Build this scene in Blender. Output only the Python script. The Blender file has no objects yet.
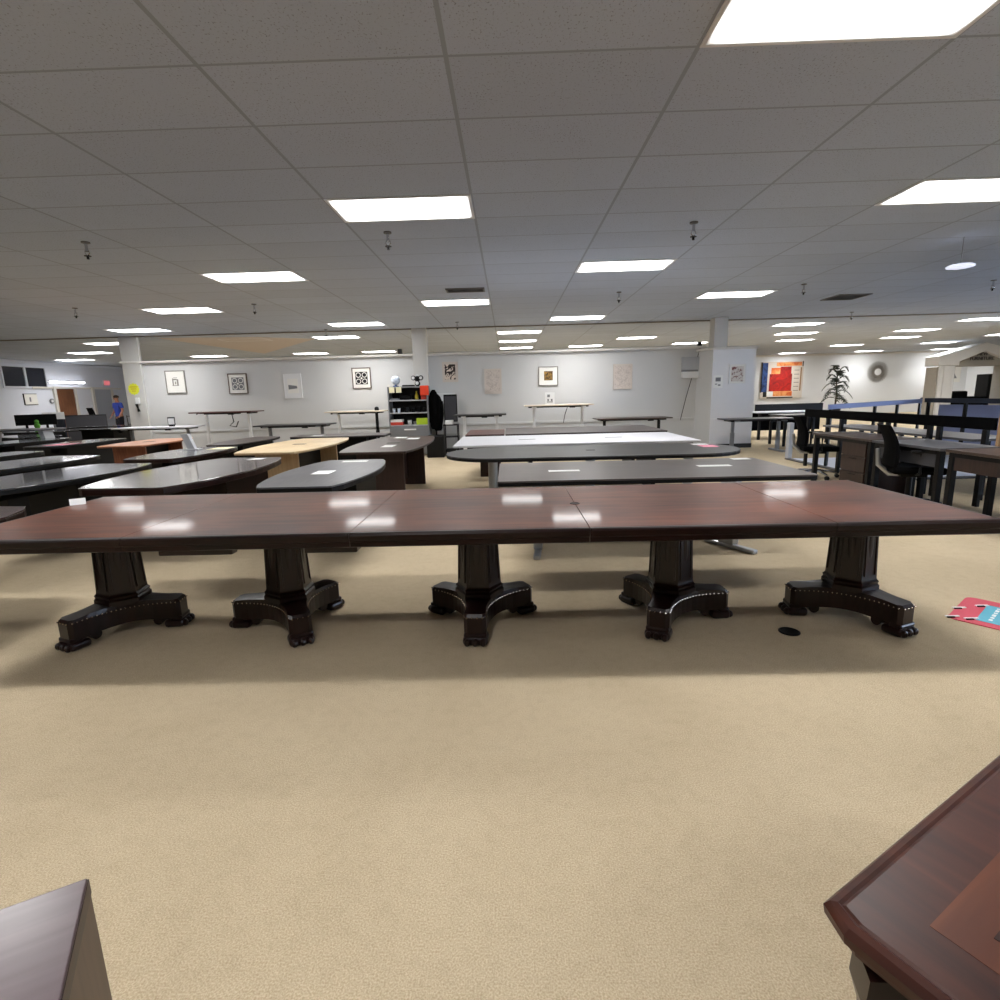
import bpy, bmesh, math, random
from mathutils import Vector, Matrix, Euler
random.seed(7)
PI = math.pi
S = bpy.context.scene
COL = S.collection
def R(d): return math.radians(d)

# ------------------------------------------------------------------ materials
def lin(c):
    return tuple((x/255/12.92 if x/255 <= .04045 else ((x/255+.055)/1.055)**2.4) for x in c) + (1,)
def new_mat(name):
    m = bpy.data.materials.new(name); m.use_nodes = True
    nt = m.node_tree; b = nt.nodes['Principled BSDF']
    return m, nt, b
def mat(name, rgb, rough=.5, metal=0, coat=0, var=.06, scale=8, spec=.5):
    """plain paint / laminate / metal with a faint procedural unevenness"""
    m, nt, b = new_mat(name)
    N = nt.nodes; L = nt.links
    tc = N.new('ShaderNodeTexCoord'); no = N.new('ShaderNodeTexNoise')
    no.inputs['Scale'].default_value = scale; no.inputs['Detail'].default_value = 3
    L.new(tc.outputs['Object'], no.inputs['Vector'])
    mx = N.new('ShaderNodeMix'); mx.data_type = 'RGBA'
    c = lin(rgb)
    mx.inputs[6].default_value = tuple(x*(1-var) for x in c[:3])+(1,)
    mx.inputs[7].default_value = tuple(min(1, x*(1+var)) for x in c[:3])+(1,)
    L.new(no.outputs['Fac'], mx.inputs[0]); L.new(mx.outputs[2], b.inputs['Base Color'])
    b.inputs['Roughness'].default_value = rough; b.inputs['Metallic'].default_value = metal
    b.inputs['Coat Weight'].default_value = coat; b.inputs['Coat Roughness'].default_value = .08
    b.inputs['Specular IOR Level'].default_value = spec
    return m
def wood(name, dark, light, rough=.3, coat=0, coat_r=.1, axis='X', scale=3.0, stretch=12, bump=.0, spec=.5):
    m, nt, b = new_mat(name)
    N = nt.nodes; L = nt.links
    tc = N.new('ShaderNodeTexCoord'); mp = N.new('ShaderNodeMapping')
    s = [stretch]*3; s['XYZ'.index(axis)] = 1
    mp.inputs['Scale'].default_value = s
    L.new(tc.outputs['Object'], mp.inputs['Vector'])
    n1 = N.new('ShaderNodeTexNoise'); n1.inputs['Scale'].default_value = scale; n1.inputs['Detail'].default_value = 6
    n1.inputs['Distortion'].default_value = .6
    L.new(mp.outputs[0], n1.inputs['Vector'])
    n2 = N.new('ShaderNodeTexNoise'); n2.inputs['Scale'].default_value = 1.7; n2.inputs['Detail'].default_value = 2
    L.new(tc.outputs['Object'], n2.inputs['Vector'])
    ad = N.new('ShaderNodeMath'); ad.operation = 'MULTIPLY_ADD'; ad.inputs[1].default_value = .5
    L.new(n2.outputs['Fac'], ad.inputs[0])
    hf = N.new('ShaderNodeMath'); hf.operation = 'MULTIPLY'; hf.inputs[1].default_value = .5
    L.new(n1.outputs['Fac'], hf.inputs[0]); L.new(hf.outputs[0], ad.inputs[2])
    cr = N.new('ShaderNodeValToRGB'); cr.color_ramp.elements[0].position = .36; cr.color_ramp.elements[1].position = .66
    cr.color_ramp.elements[0].color = lin(dark); cr.color_ramp.elements[1].color = lin(light)
    L.new(ad.outputs[0], cr.inputs[0]); L.new(cr.outputs[0], b.inputs['Base Color'])
    b.inputs['Roughness'].default_value = rough
    b.inputs['Coat Weight'].default_value = coat; b.inputs['Coat Roughness'].default_value = coat_r
    b.inputs['Specular IOR Level'].default_value = spec
    if bump:
        bp = N.new('ShaderNodeBump'); bp.inputs['Strength'].default_value = bump; bp.inputs['Distance'].default_value = .002
        L.new(n1.outputs['Fac'], bp.inputs['Height']); L.new(bp.outputs[0], b.inputs['Normal'])
    return m
def emit(name, rgb, strength):
    m, nt, b = new_mat(name)
    b.inputs['Base Color'].default_value = (.8, .8, .8, 1)
    b.inputs['Emission Color'].default_value = lin(rgb); b.inputs['Emission Strength'].default_value = strength
    return m

def carpet_mat():
    m, nt, b = new_mat('beige_cut_pile_carpet'); N = nt.nodes; L = nt.links
    tc = N.new('ShaderNodeTexCoord')
    def noise(s, d, dist=0):
        n = N.new('ShaderNodeTexNoise'); n.inputs['Scale'].default_value = s; n.inputs['Detail'].default_value = d
        n.inputs['Distortion'].default_value = dist
        L.new(tc.outputs['Object'], n.inputs['Vector']); return n.outputs['Fac']
    fine, mid, big = noise(210, 2), noise(20, 4), noise(1.3, 5, .5)
    r1 = N.new('ShaderNodeValToRGB'); r1.color_ramp.elements[0].position = .3; r1.color_ramp.elements[1].position = .7
    r1.color_ramp.elements[0].color = lin((176, 158, 130)); r1.color_ramp.elements[1].color = lin((212, 196, 168))
    L.new(fine, r1.inputs[0])
    r2 = N.new('ShaderNodeValToRGB'); r2.color_ramp.elements[0].position = .34; r2.color_ramp.elements[1].position = .62
    r2.color_ramp.elements[0].color = (.90, .893, .88, 1); r2.color_ramp.elements[1].color = (1, 1, 1, 1)
    L.new(big, r2.inputs[0])
    mu = N.new('ShaderNodeMix'); mu.data_type = 'RGBA'; mu.blend_type = 'MULTIPLY'; mu.inputs[0].default_value = 1
    L.new(r1.outputs[0], mu.inputs[6]); L.new(r2.outputs[0], mu.inputs[7])
    r3 = N.new('ShaderNodeValToRGB'); r3.color_ramp.elements[0].position = .3; r3.color_ramp.elements[1].position = .55
    r3.color_ramp.elements[0].color = (.94, .935, .93, 1); r3.color_ramp.elements[1].color = (1, 1, 1, 1)
    L.new(mid, r3.inputs[0])
    m2 = N.new('ShaderNodeMix'); m2.data_type = 'RGBA'; m2.blend_type = 'MULTIPLY'; m2.inputs[0].default_value = 1
    L.new(mu.outputs[2], m2.inputs[6]); L.new(r3.outputs[0], m2.inputs[7])
    L.new(m2.outputs[2], b.inputs['Base Color'])
    b.inputs['Roughness'].default_value = 1; b.inputs['Specular IOR Level'].default_value = .05
    bp = N.new('ShaderNodeBump'); bp.inputs['Strength'].default_value = .6; bp.inputs['Distance'].default_value = .006
    L.new(fine, bp.inputs['Height']); L.new(bp.outputs[0], b.inputs['Normal'])
    return m

TX, TY, TW, TD = -2.7022, 2.9743, 1.2192, .6096        # ceiling grid origin and tile size
def ceiling_mat():
    m, nt, b = new_mat('fissured_ceiling_tile'); N = nt.nodes; L = nt.links
    tc = N.new('ShaderNodeTexCoord'); sp = N.new('ShaderNodeSeparateXYZ'); L.new(tc.outputs['Object'], sp.inputs[0])
    def math_(op, a, b_=None, c=None):
        n = N.new('ShaderNodeMath'); n.operation = op
        for i, v in enumerate((a, b_, c)):
            if v is None: continue
            if isinstance(v, (int, float)): n.inputs[i].default_value = v
            else: L.new(v, n.inputs[i])
        return n.outputs[0]
    def line(out, org, size, hw):
        t = math_('DIVIDE', math_('SUBTRACT', out, org), size)
        f = math_('ABSOLUTE', math_('SUBTRACT', math_('FRACT', math_('ADD', t, .5)), .5))
        return math_('LESS_THAN', f, hw/size), math_('FLOOR', t)
    lx, ix = line(sp.outputs[0], TX, TW, .012); ly, iy = line(sp.outputs[1], TY, TD, .009)
    grid = math_('MAXIMUM', lx, ly)
    cb = N.new('ShaderNodeCombineXYZ'); L.new(ix, cb.inputs[0]); L.new(iy, cb.inputs[1])
    wn = N.new('ShaderNodeTexWhiteNoise'); wn.noise_dimensions = '2D'; L.new(cb.outputs[0], wn.inputs['Vector'])
    mp = N.new('ShaderNodeMapping'); mp.inputs['Scale'].default_value = (1, .7, 1); L.new(tc.outputs['Object'], mp.inputs['Vector'])
    vo = N.new('ShaderNodeTexNoise'); vo.inputs['Scale'].default_value = 100; vo.inputs['Detail'].default_value = 2
    L.new(mp.outputs[0], vo.inputs['Vector'])
    big = N.new('ShaderNodeTexNoise'); big.inputs['Scale'].default_value = 3; L.new(tc.outputs['Object'], big.inputs['Vector'])
    r = N.new('ShaderNodeValToRGB'); r.color_ramp.elements[0].position = .30; r.color_ramp.elements[1].position = .40
    r.color_ramp.elements[0].color = (.42, .41, .40, 1); r.color_ramp.elements[1].color = (1, 1, 1, 1)
    L.new(math_('ADD', vo.outputs['Fac'], math_('MULTIPLY', math_('SUBTRACT', big.outputs['Fac'], .5), .12)), r.inputs[0])
    tone = math_('MULTIPLY_ADD', wn.outputs['Value'], .07, .95)
    base = N.new('ShaderNodeMix'); base.data_type = 'RGBA'; base.blend_type = 'MULTIPLY'; base.inputs[0].default_value = .75
    base.inputs[6].default_value = lin((188, 196, 209)); L.new(r.outputs[0], base.inputs[7])
    sc = N.new('ShaderNodeVectorMath'); sc.operation = 'SCALE'; L.new(base.outputs[2], sc.inputs[0]); L.new(tone, sc.inputs['Scale'])
    mx = N.new('ShaderNodeMix'); mx.data_type = 'RGBA'; L.new(grid, mx.inputs[0])
    L.new(sc.outputs[0], mx.inputs[6]); mx.inputs[7].default_value = lin((160, 166, 176))
    L.new(mx.outputs[2], b.inputs['Base Color']); b.inputs['Roughness'].default_value = .95
    b.inputs['Specular IOR Level'].default_value = .1
    hm = math_('SUBTRACT', math_('MULTIPLY', r.outputs[0], .3), grid)
    bp = N.new('ShaderNodeBump'); bp.inputs['Strength'].default_value = .25; bp.inputs['Distance'].default_value = .003
    L.new(hm, bp.inputs['Height']); L.new(bp.outputs[0], b.inputs['Normal'])
    return m

def speckle(name, bg, fg, scale, lo, hi, rough=.7, dist=1.5):
    """abstract brush marks on a print"""
    m, nt, b = new_mat(name); N = nt.nodes; L = nt.links
    tc = N.new('ShaderNodeTexCoord'); n = N.new('ShaderNodeTexNoise')
    n.inputs['Scale'].default_value = scale; n.inputs['Detail'].default_value = 2; n.inputs['Distortion'].default_value = dist
    L.new(tc.outputs['Object'], n.inputs['Vector'])
    cr = N.new('ShaderNodeValToRGB'); cr.color_ramp.elements[0].position = lo; cr.color_ramp.elements[1].position = hi
    cr.color_ramp.elements[0].color = lin(bg); cr.color_ramp.elements[1].color = lin(fg)
    L.new(n.outputs['Fac'], cr.inputs[0]); L.new(cr.outputs[0], b.inputs['Base Color']); b.inputs['Roughness'].default_value = rough
    return m

def troffer_mat():
    """prismatic lens lit by two tubes running along its length"""
    m, nt, b = new_mat('fluorescent_diffuser'); N = nt.nodes; L = nt.links
    tc = N.new('ShaderNodeTexCoord'); sp = N.new('ShaderNodeSeparateXYZ'); L.new(tc.outputs['Object'], sp.inputs[0])
    ab = N.new('ShaderNodeMath'); ab.operation = 'ABSOLUTE'; L.new(sp.outputs[1], ab.inputs[0])
    r = N.new('ShaderNodeValToRGB'); cr = r.color_ramp; cr.interpolation = 'EASE'
    cr.elements[0].position = 0; cr.elements[0].color = (.55, .55, .55, 1)
    cr.elements[1].position = .285; cr.elements[1].color = (.03, .03, .03, 1)
    e = cr.elements.new(.13); e.color = (1, 1, 1, 1); e = cr.elements.new(.18); e.color = (.9, .9, .9, 1); e = cr.elements.new(.245); e.color = (.4, .4, .4, 1)
    L.new(ab.outputs[0], r.inputs[0])
    ax = N.new('ShaderNodeMath'); ax.operation = 'ABSOLUTE'; L.new(sp.outputs[0], ax.inputs[0])
    mr = N.new('ShaderNodeMapRange'); mr.interpolation_type = 'SMOOTHSTEP'; mr.inputs[1].default_value = .5; mr.inputs[2].default_value = .59; mr.inputs[3].default_value = LIGHT; mr.inputs[4].default_value = LIGHT*.03
    L.new(ax.outputs[0], mr.inputs[0])
    ml = N.new('ShaderNodeMath'); ml.operation = 'MULTIPLY'; L.new(mr.outputs[0], ml.inputs[1])
    L.new(r.outputs[0], ml.inputs[0]); L.new(ml.outputs[0], b.inputs['Emission Strength'])
    b.inputs['Emission Color'].default_value = (1, .997, .99, 1); b.inputs['Base Color'].default_value = (.8, .8, .8, 1)
    return m
LIGHT = 20.0
LAMP = 20.0

M = dict(
 carpet=carpet_mat(), ceil=ceiling_mat(), troffer=troffer_mat(),
 wall=mat('grey_wall_paint', (204, 204, 203), .75, var=.02, scale=2), wallL=mat('blue_grey_wall_paint', (216, 220, 230), .75, var=.03, scale=2),
 wallR=mat('pale_wall_paint', (226, 228, 230), .75, var=.02, scale=2), column=mat('column_paint', (200, 198, 194), .7, var=.02),
 trim=mat('white_trim_paint', (214, 211, 205), .5, var=.02), dtrim=mat('dark_baseboard', (34, 33, 34), .5),
 beam=mat('grey_beam', (128, 122, 116), .8), pier=mat('pier_paint', (228, 228, 230), .7, var=.02),
 mahog=wood('mahogany_top', (56, 25, 14), (112, 62, 40), .38, .28, .07, 'X', 2.2, 9, spec=.2),
 mahogd=wood('mahogany_dark', (18, 7, 6), (38, 15, 12), .32, .2, .12, 'Z', 5, 5, spec=.3),
 mahoge=wood('mahogany_edge', (15, 5, 4), (36, 13, 10), .34, .12, .15, 'X', 5, 6, spec=.25),
 inlayC=wood('veneer_stripe', (84, 44, 28), (112, 62, 38), .42, .1, .35, 'X', 3, 9, spec=.22), inlayA=wood('veneer_field', (44, 20, 13), (80, 38, 24), .42, .1, .35, 'X', 3, 9, spec=.22), inlayB=wood('veneer_border', (44, 18, 12), (84, 40, 25), .42, .2, .3, 'Y', 3, 9, spec=.22),
 bead=mat('brass_nailhead', (214, 196, 176), .22, .9),
 greylam=wood('grey_laminate', (74, 74, 78), (98, 98, 102), .33, 0, axis='Y', scale=4), darklam=wood('charcoal_laminate', (30, 30, 33), (46, 46, 49), .26, .9, .06, axis='Y', scale=4),
 blacklam=wood('black_laminate', (36, 35, 36), (52, 51, 52), .36, 0, axis='X', scale=4), espr=wood('espresso_gloss', (50, 38, 37), (76, 60, 58), .16, .5, .06, 'Y', 3),
 walnut=wood('walnut_laminate', (56, 44, 39), (86, 69, 61), .33, 0, axis='Y', scale=4), walnutd=wood('walnut_panel', (36, 22, 18), (60, 38, 32), .45, 0, axis='Z', scale=4),
 maple=wood('maple_laminate', (196, 172, 136), (222, 200, 164), .42, 0, axis='Y', scale=3), mapled=wood('maple_panel', (168, 142, 108), (194, 168, 132), .5, 0, axis='Z', scale=3),
 cherry=wood('cherry_laminate', (176, 118, 88), (206, 150, 116), .36, 0, axis='Y', scale=3), cherryd=wood('cherry_panel', (110, 64, 44), (146, 92, 64), .5, 0, axis='Z', scale=3),
 whitelam=mat('white_laminate', (214, 214, 220), .38, var=.02), creamlam=mat('cream_laminate', (222, 208, 188), .45, var=.03),
 taupe=wood('taupe_laminate', (66, 57, 55), (88, 78, 75), .34, 0, axis='X', scale=4), rosew=wood('rosewood_laminate', (70, 40, 36), (100, 62, 56), .3, 0, axis='X', scale=4),
 black=mat('black_plastic', (8, 8, 9), .5, spec=.25), blackm=mat('black_metal', (10, 10, 12), .45, .1, spec=.25), mesh=mat('black_mesh_fabric', (6, 6, 7), .95, var=.3, scale=120, spec=.08),
 darkgrey=mat('dark_grey_fabric', (62, 62, 67), .9, var=.15, scale=90), grey=mat('grey_metal', (128, 130, 134), .45, .3), lgrey=mat('light_grey_paint', (176, 178, 182), .45),
 silver=mat('silver_metal', (170, 172, 176), .3, .8), chrome=mat('chrome', (205, 205, 208), .12, 1), white=mat('white_paint', (226, 226, 226), .5, var=.02),
 paper=mat('white_paper', (238, 238, 236), .8, var=.01), pink=mat('pink_paper', (232, 150, 170), .8), cpaper=mat('cream_paper', (232, 226, 190), .8),
 gloss_b=mat('black_frame_lacquer', (14, 14, 15), .3), brownf=mat('brown_frame', (92, 72, 58), .5), silf=mat('pewter_frame', (150, 145, 138), .35, .4),
 mat_w=mat('mat_board', (232, 230, 224), .85, var=.01), beigec=mat('beige_canvas', (212, 202, 192), .85, var=.02),
 ink=mat('black_ink', (26, 25, 27), .8), greyink=mat('grey_ink', (120, 122, 126), .8), gold=speckle('dark_gold_print', (40, 28, 14), (170, 130, 60), 14, .35, .7),
 abst=speckle('black_brush_print', (222, 206, 192), (44, 34, 32), 9, .46, .5), scrib=speckle('pale_scribble_print', (214, 203, 194), (188, 176, 168), 26, .5, .6),
 redprint=speckle('red_grey_print', (214, 206, 198), (120, 66, 60), 12, .52, .6),
 red=speckle('red_paint_field', (196, 30, 18), (128, 12, 10), 2.5, .35, .65), orange=speckle('orange_paint_field', (232, 160, 96), (206, 96, 40), 3, .4, .65),
 blue=speckle('blue_paint_field', (44, 78, 140), (24, 40, 84), 4, .4, .65), tan=mat('tan_fabric', (150, 120, 88), .9, var=.12, scale=60),
 navy=mat('navy_screen_fabric', (30, 38, 56), .8, var=.1, scale=50), litbluescr=mat('blue_daylit_screen_fabric', (150, 162, 204), .8, var=.04, scale=50),  # the pale blue fabric carries window light in its colour on the rail
 palepanel=mat('pale_blue_panel', (196, 208, 236), .5, var=.02), leaf=mat('palm_leaf', (34, 46, 32), .6, var=.25, scale=10), trunk=mat('palm_stem', (60, 54, 38), .8),
 pot=mat('black_pot', (24, 24, 24), .5), mirror=mat('mirror_glass', (235, 235, 235), .04, 1), twig=mat('grey_twig', (120, 116, 110), .6),
 exitred=emit('exit_sign_red', (240, 60, 90), .9), skin=mat('skin', (176, 122, 98), .6), hair=mat('dark_hair', (34, 26, 22), .8),
 shirt=mat('blue_polo', (44, 66, 158), .85, var=.08), trous=mat('dark_trousers', (24, 24, 34), .9), shoe=mat('black_shoe', (16, 16, 16), .5),
 yellow=mat('yellow_card', (222, 224, 60), .7), palevinyl=mat('pale_vinyl_floor', (206, 214, 232), .3, var=.03, scale=3), lime=mat('lime_box', (176, 206, 40), .6), redo=mat('red_orange_card', (240, 70, 36), .7),
 door=wood('brown_door_veneer', (98, 62, 40), (132, 88, 60), .45, 0, axis='Z', scale=3), doorg=mat('grey_door_paint', (168, 172, 182), .5, var=.02),
 winglass=mat('dark_window_glass', (44, 46, 54), .2, spec=.4), crimson=mat('crimson_board', (206, 74, 92), .5, var=.05), teal=mat('teal_label', (92, 176, 198), .5),
 tube=emit('strip_light_tube', (250, 250, 255), 16), glassball=mat('pale_blue_plastic', (204, 214, 228), .2, spec=.6), pend=emit('pendant_ring', (222, 230, 255), .9),
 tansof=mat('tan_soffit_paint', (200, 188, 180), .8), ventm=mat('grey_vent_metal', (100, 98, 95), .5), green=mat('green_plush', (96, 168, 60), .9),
 letter=mat('dark_lettering', (60, 58, 60), .6), tymp=mat('grey_pediment', (168, 164, 156), .7), amber=mat('yellow_bottle', (196, 178, 40), .4), rust=mat('red_box', (196, 60, 44), .6),
)

# ------------------------------------------------------------------ mesh builder
class MB:
    def __init__(s): s.bm = bmesh.new()
    def _x(s, vs, rot, loc):
        if rot: bmesh.ops.rotate(s.bm, verts=vs, cent=(0, 0, 0), matrix=Euler(rot).to_matrix())
        bmesh.ops.translate(s.bm, verts=vs, vec=loc)
    def box(s, c, d, bev=0, rot=None, seg=2):
        t = bmesh.new(); bmesh.ops.create_cube(t, size=1)
        bmesh.ops.scale(t, vec=d, verts=t.verts)
        if bev: bmesh.ops.bevel(t, geom=t.edges[:], offset=min(bev, min(d)*.45), segments=seg, affect='EDGES', profile=.5)
        s._merge(t, rot, c); return s
    def _merge(s, t, rot=None, loc=(0, 0, 0)):
        mx = Matrix.Translation(loc) @ (Euler(rot).to_matrix().to_4x4() if rot else Matrix())
        bmesh.ops.transform(t, matrix=mx, verts=t.verts)
        me = bpy.data.meshes.new('t'); t.to_mesh(me); t.free(); s.bm.from_mesh(me); bpy.data.meshes.remove(me)
    def b2(s, x0, x1, y0, y1, z0, z1, bev=0):
        return s.box(((x0+x1)/2, (y0+y1)/2, (z0+z1)/2), (x1-x0, y1-y0, z1-z0), bev)
    def cyl(s, c, r, h, seg=16, r2=None, rot=None, bev=0):
        t = bmesh.new(); bmesh.ops.create_cone(t, cap_ends=True, segments=seg, radius1=r, radius2=r if r2 is None else r2, depth=h)
        if bev: bmesh.ops.bevel(t, geom=[e for e in t.edges if abs(e.verts[0].co.z-e.verts[1].co.z) < 1e-6], offset=bev, segments=2, affect='EDGES')
        s._merge(t, rot, c); return s
    def sph(s, c, r, sc=(1, 1, 1), u=12, v=8, rot=None):
        t = bmesh.new(); bmesh.ops.create_uvsphere(t, u_segments=u, v_segments=v, radius=r)
        bmesh.ops.scale(t, vec=sc, verts=t.verts); s._merge(t, rot, c); return s
    def prism(s, poly, z0, z1, bev=0, seg=2, rot=None, loc=(0, 0, 0), vert_too=False):
        t = bmesh.new(); lo = [t.verts.new((x, y, z0)) for x, y in poly]; hi = [t.verts.new((x, y, z1)) for x, y in poly]
        n = len(poly); t.faces.new(lo[::-1]); t.faces.new(hi)
        for i in range(n): t.faces.new((lo[i], lo[(i+1) % n], hi[(i+1) % n], hi[i]))
        bmesh.ops.recalc_face_normals(t, faces=t.faces)
        if bev:
            es = [e for e in t.edges if vert_too or abs(e.verts[0].co.z-e.verts[1].co.z) < 1e-6]
            bmesh.ops.bevel(t, geom=es, offset=bev, segments=seg, affect='EDGES', profile=.5)
        s._merge(t, rot, loc); return s
    def prof(s, pts, x0, x1, axis='X'):
        """profile in (y,z) swept along x, or in (x,z) swept along y"""
        t = bmesh.new()
        f = (lambda a, q: (a, q[0], q[1])) if axis == 'X' else (lambda a, q: (q[0], a, q[1]))
        A = [t.verts.new(f(x0, q)) for q in pts]; B = [t.verts.new(f(x1, q)) for q in pts]
        n = len(pts); t.faces.new(A); t.faces.new(B[::-1])
        for i in range(n): t.faces.new((A[i], B[i], B[(i+1) % n], A[(i+1) % n]))
        bmesh.ops.recalc_face_normals(t, faces=t.faces); s._merge(t); return s
    def lathe(s, prof, seg=20, loc=(0, 0, 0), rot=None, rad=None):
        t = bmesh.new(); rings = []
        for r, z in prof: rings.append([t.verts.new((r*math.cos(2*PI*i/seg), r*math.sin(2*PI*i/seg), z)) for i in range(seg)])
        for a, b in zip(rings, rings[1:]):
            for i in range(seg): t.faces.new((a[i], a[(i+1) % seg], b[(i+1) % seg], b[i]))
        t.faces.new(rings[0][::-1]); t.faces.new(rings[-1]); bmesh.ops.recalc_face_normals(t, faces=t.faces); s._merge(t, rot, loc); return s
    def tube(s, pts, r, seg=8):
        t = bmesh.new(); P = [Vector(p) for p in pts]; rings = []
        rr = r if isinstance(r, (list, tuple)) else [r]*len(P)
        for i, p in enumerate(P):
            d = (P[min(i+1, len(P)-1)]-P[max(i-1, 0)]).normalized()
            u = d.orthogonal() if abs(d.z) > .99 else d.cross(Vector((0, 0, 1)))
            u.normalize(); v = d.cross(u)
            rings.append([t.verts.new(p+rr[i]*(math.cos(2*PI*k/seg)*u+math.sin(2*PI*k/seg)*v)) for k in range(seg)])
        for a, b in zip(rings, rings[1:]):
            for i in range(seg): t.faces.new((a[i], a[(i+1) % seg], b[(i+1) % seg], b[i]))
        t.faces.new(rings[0][::-1]); t.faces.new(rings[-1]); bmesh.ops.recalc_face_normals(t, faces=t.faces); s._merge(t); return s
    def quad(s, pts):
        s.bm.faces.new([s.bm.verts.new(p) for p in pts]); return s
    def build(s, name, m, parent=None, loc=(0, 0, 0), rz=0, smooth=False):
        me = bpy.data.meshes.new(name); s.bm.to_mesh(me); s.bm.free()
        if smooth:
            for p in me.polygons: p.use_smooth = True
        me.materials.append(m); o = bpy.data.objects.new(name, me); COL.objects.link(o)
        o.location = loc; o.rotation_euler.z = rz
        if parent: o.parent = parent
        return o

def tag(o, label=None, cat=None, group=None, kind=None):
    if label: o['label'] = label
    if cat: o['category'] = cat
    if group: o['group'] = group
    if kind: o['kind'] = kind
    return o
def thing(name, label, cat, loc=(0, 0, 0), rz=0, group=None):
    o = bpy.data.objects.new(name, None); COL.objects.link(o); o.empty_display_size = .1
    o.location = loc; o.rotation_euler.z = rz
    return tag(o, label, cat, group)
def copy_tree(o, loc=None, rz=None, label=None, parent=None):
    c = o.copy(); COL.objects.link(c)
    if parent: c.parent = parent
    if loc is not None: c.location = loc
    if rz is not None: c.rotation_euler.z = rz
    if label: c['label'] = label
    for ch in list(o.children): copy_tree(ch, parent=c)
    return c
def struct(o): o['kind'] = 'structure'; return o

H = 3.0
XL, XR, YF, YB = -17.0, 23.0, -8.0, 28.0
WY = 13.5                                              # face of the long partition wall

# ------------------------------------------------------------------ shell
struct(MB().b2(XL-.2, XR+.2, YF-.2, YB+.2, -.1, 0).build('floor', M['carpet']))
struct(MB().b2(XL-.2, XR+.2, YF-.2, YB+.2, H, H+.1).build('ceiling', M['ceil']))
struct(MB().b2(XL-.2, XL, YF-.2, YB+.2, 0, H).build('wall_left', M['wallL']))
struct(MB().b2(XL, XR, YB, YB+.2, 0, H).build('wall_back', M['wallR']))
struct(MB().b2(XL, XR, YF-.2, YF, 0, H).build('wall_front', M['wall']))
XW = 16.0
w = MB().b2(XR, XR+.2, 16.2, YB+.2, 0, H).b2(XW, XR+.2, 16, 16.2, 0, H).b2(XW, XW+.2, YF-.2, -5, 0, H).b2(XW, XW+.2, -5, 16, 0, .25).b2(XW, XW+.2, -5, 16, 2.7, H)
struct(w.build('wall_right', M['wallR']))
struct(MB().b2(-9.25, 4.779, WY, WY+.14, 0, 2.36).build('wall_partition', M['wall']))
struct(MB().b2(4.78, 5.77, 12.95, 13.75, 0, 2.28).build('wall_pier', M['pier']))
struct(MB().prism([(4.6, WY), (4.779, 12.96), (4.779, WY)], 0, 2.28).build('wall_return', M['wall']))
struct(MB().b2(-9.45, 4.775, WY-.1, WY+.17, 2.36, 2.41, .008).build('trim_1', M['trim']))
struct(MB().prism([(4.56, WY+.17), (4.56, WY-.1), (4.75, 12.92), (5.8, 12.92), (5.8, 13.78), (4.78, 13.78)], 2.281, 2.335, .006).build('trim_2', M['trim']))
struct(MB().b2(-8.9, 4.59, WY-.02, WY, .66, .72, .006).build('trim_3', M['wall']))
struct(MB().b2(4.77, 5.78, 12.93, 12.95, .64, .70, .006).build('trim_4', M['pier']))
struct(MB().b2(4.77, 5.78, 12.935, 12.95, 0, .10).build('baseboard_pier', M['dtrim']))
struct(MB().b2(-9.2, 4.59, WY-.015, WY, 0, .10).build('baseboard_partition', M['dtrim']))
struct(MB().b2(XL, XR, YB-.05, YB, 2.90, 3.0, .01).build('trim_5', M['trim']))
struct(MB().b2(XL, XL+.04, 12, YB, 2.88, 2.99, .01).build('trim_6', M['wallL']))
struct(MB().b2(-16.9, XR-.1, 13.42, 13.50, 2.975, 2.999).build('trim_7', M['beam']))
struct(MB().b2(XL, XL+.06, 19.4, 23.9, 2.03, 2.10, .01).build('trim_8', M['trim']))
for i, (x0, x1) in enumerate(((-9.41, -8.95), (-2.27, -1.91), (4.79, 5.1))):
    y0 = (13.42, 13.38, 12.97)[i]
    z0 = (0, 0, 2.336)[i]
    c = struct(MB().b2(x0, x1, y0, y0+.3 if i == 2 else WY-.001, z0, H-.001, .01).build('column_%s' % ('left', 'middle', 'right')[i], M['column']))
# storefront glazing in the right hand wall
def glass_mat():
    m, nt, b = new_mat('clear_pane'); N = nt.nodes; L = nt.links
    tr = N.new('ShaderNodeBsdfTransparent'); gl = N.new('ShaderNodeBsdfGlossy'); gl.inputs['Roughness'].default_value = .02
    mx = N.new('ShaderNodeMixShader'); mx.inputs[0].default_value = .08
    L.new(tr.outputs[0], mx.inputs[1]); L.new(gl.outputs[0], mx.inputs[2]); L.new(mx.outputs[0], N['Material Output'].inputs[0])
    return m
GL = glass_mat()
for i in range(3):
    y0 = -5+7*i
    f = MB().b2(XW+.05, XW+.15, y0, y0+.08, .25, 2.7).b2(XW+.05, XW+.15, y0+6.92, y0+7, .25, 2.7).b2(XW+.05, XW+.15, y0, y0+7, .25, .33).b2(XW+.05, XW+.15, y0, y0+7, 2.62, 2.7)
    f.b2(XW+.05, XW+.15, y0+3.46, y0+3.54, .33, 2.62)
    wn = struct(f.build('window_%d' % (i+1), M['silver']))
    MB().b2(XW+.095, XW+.105, y0+.08, y0+6.92, .33, 2.62).build('pane', GL, wn)
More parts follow.
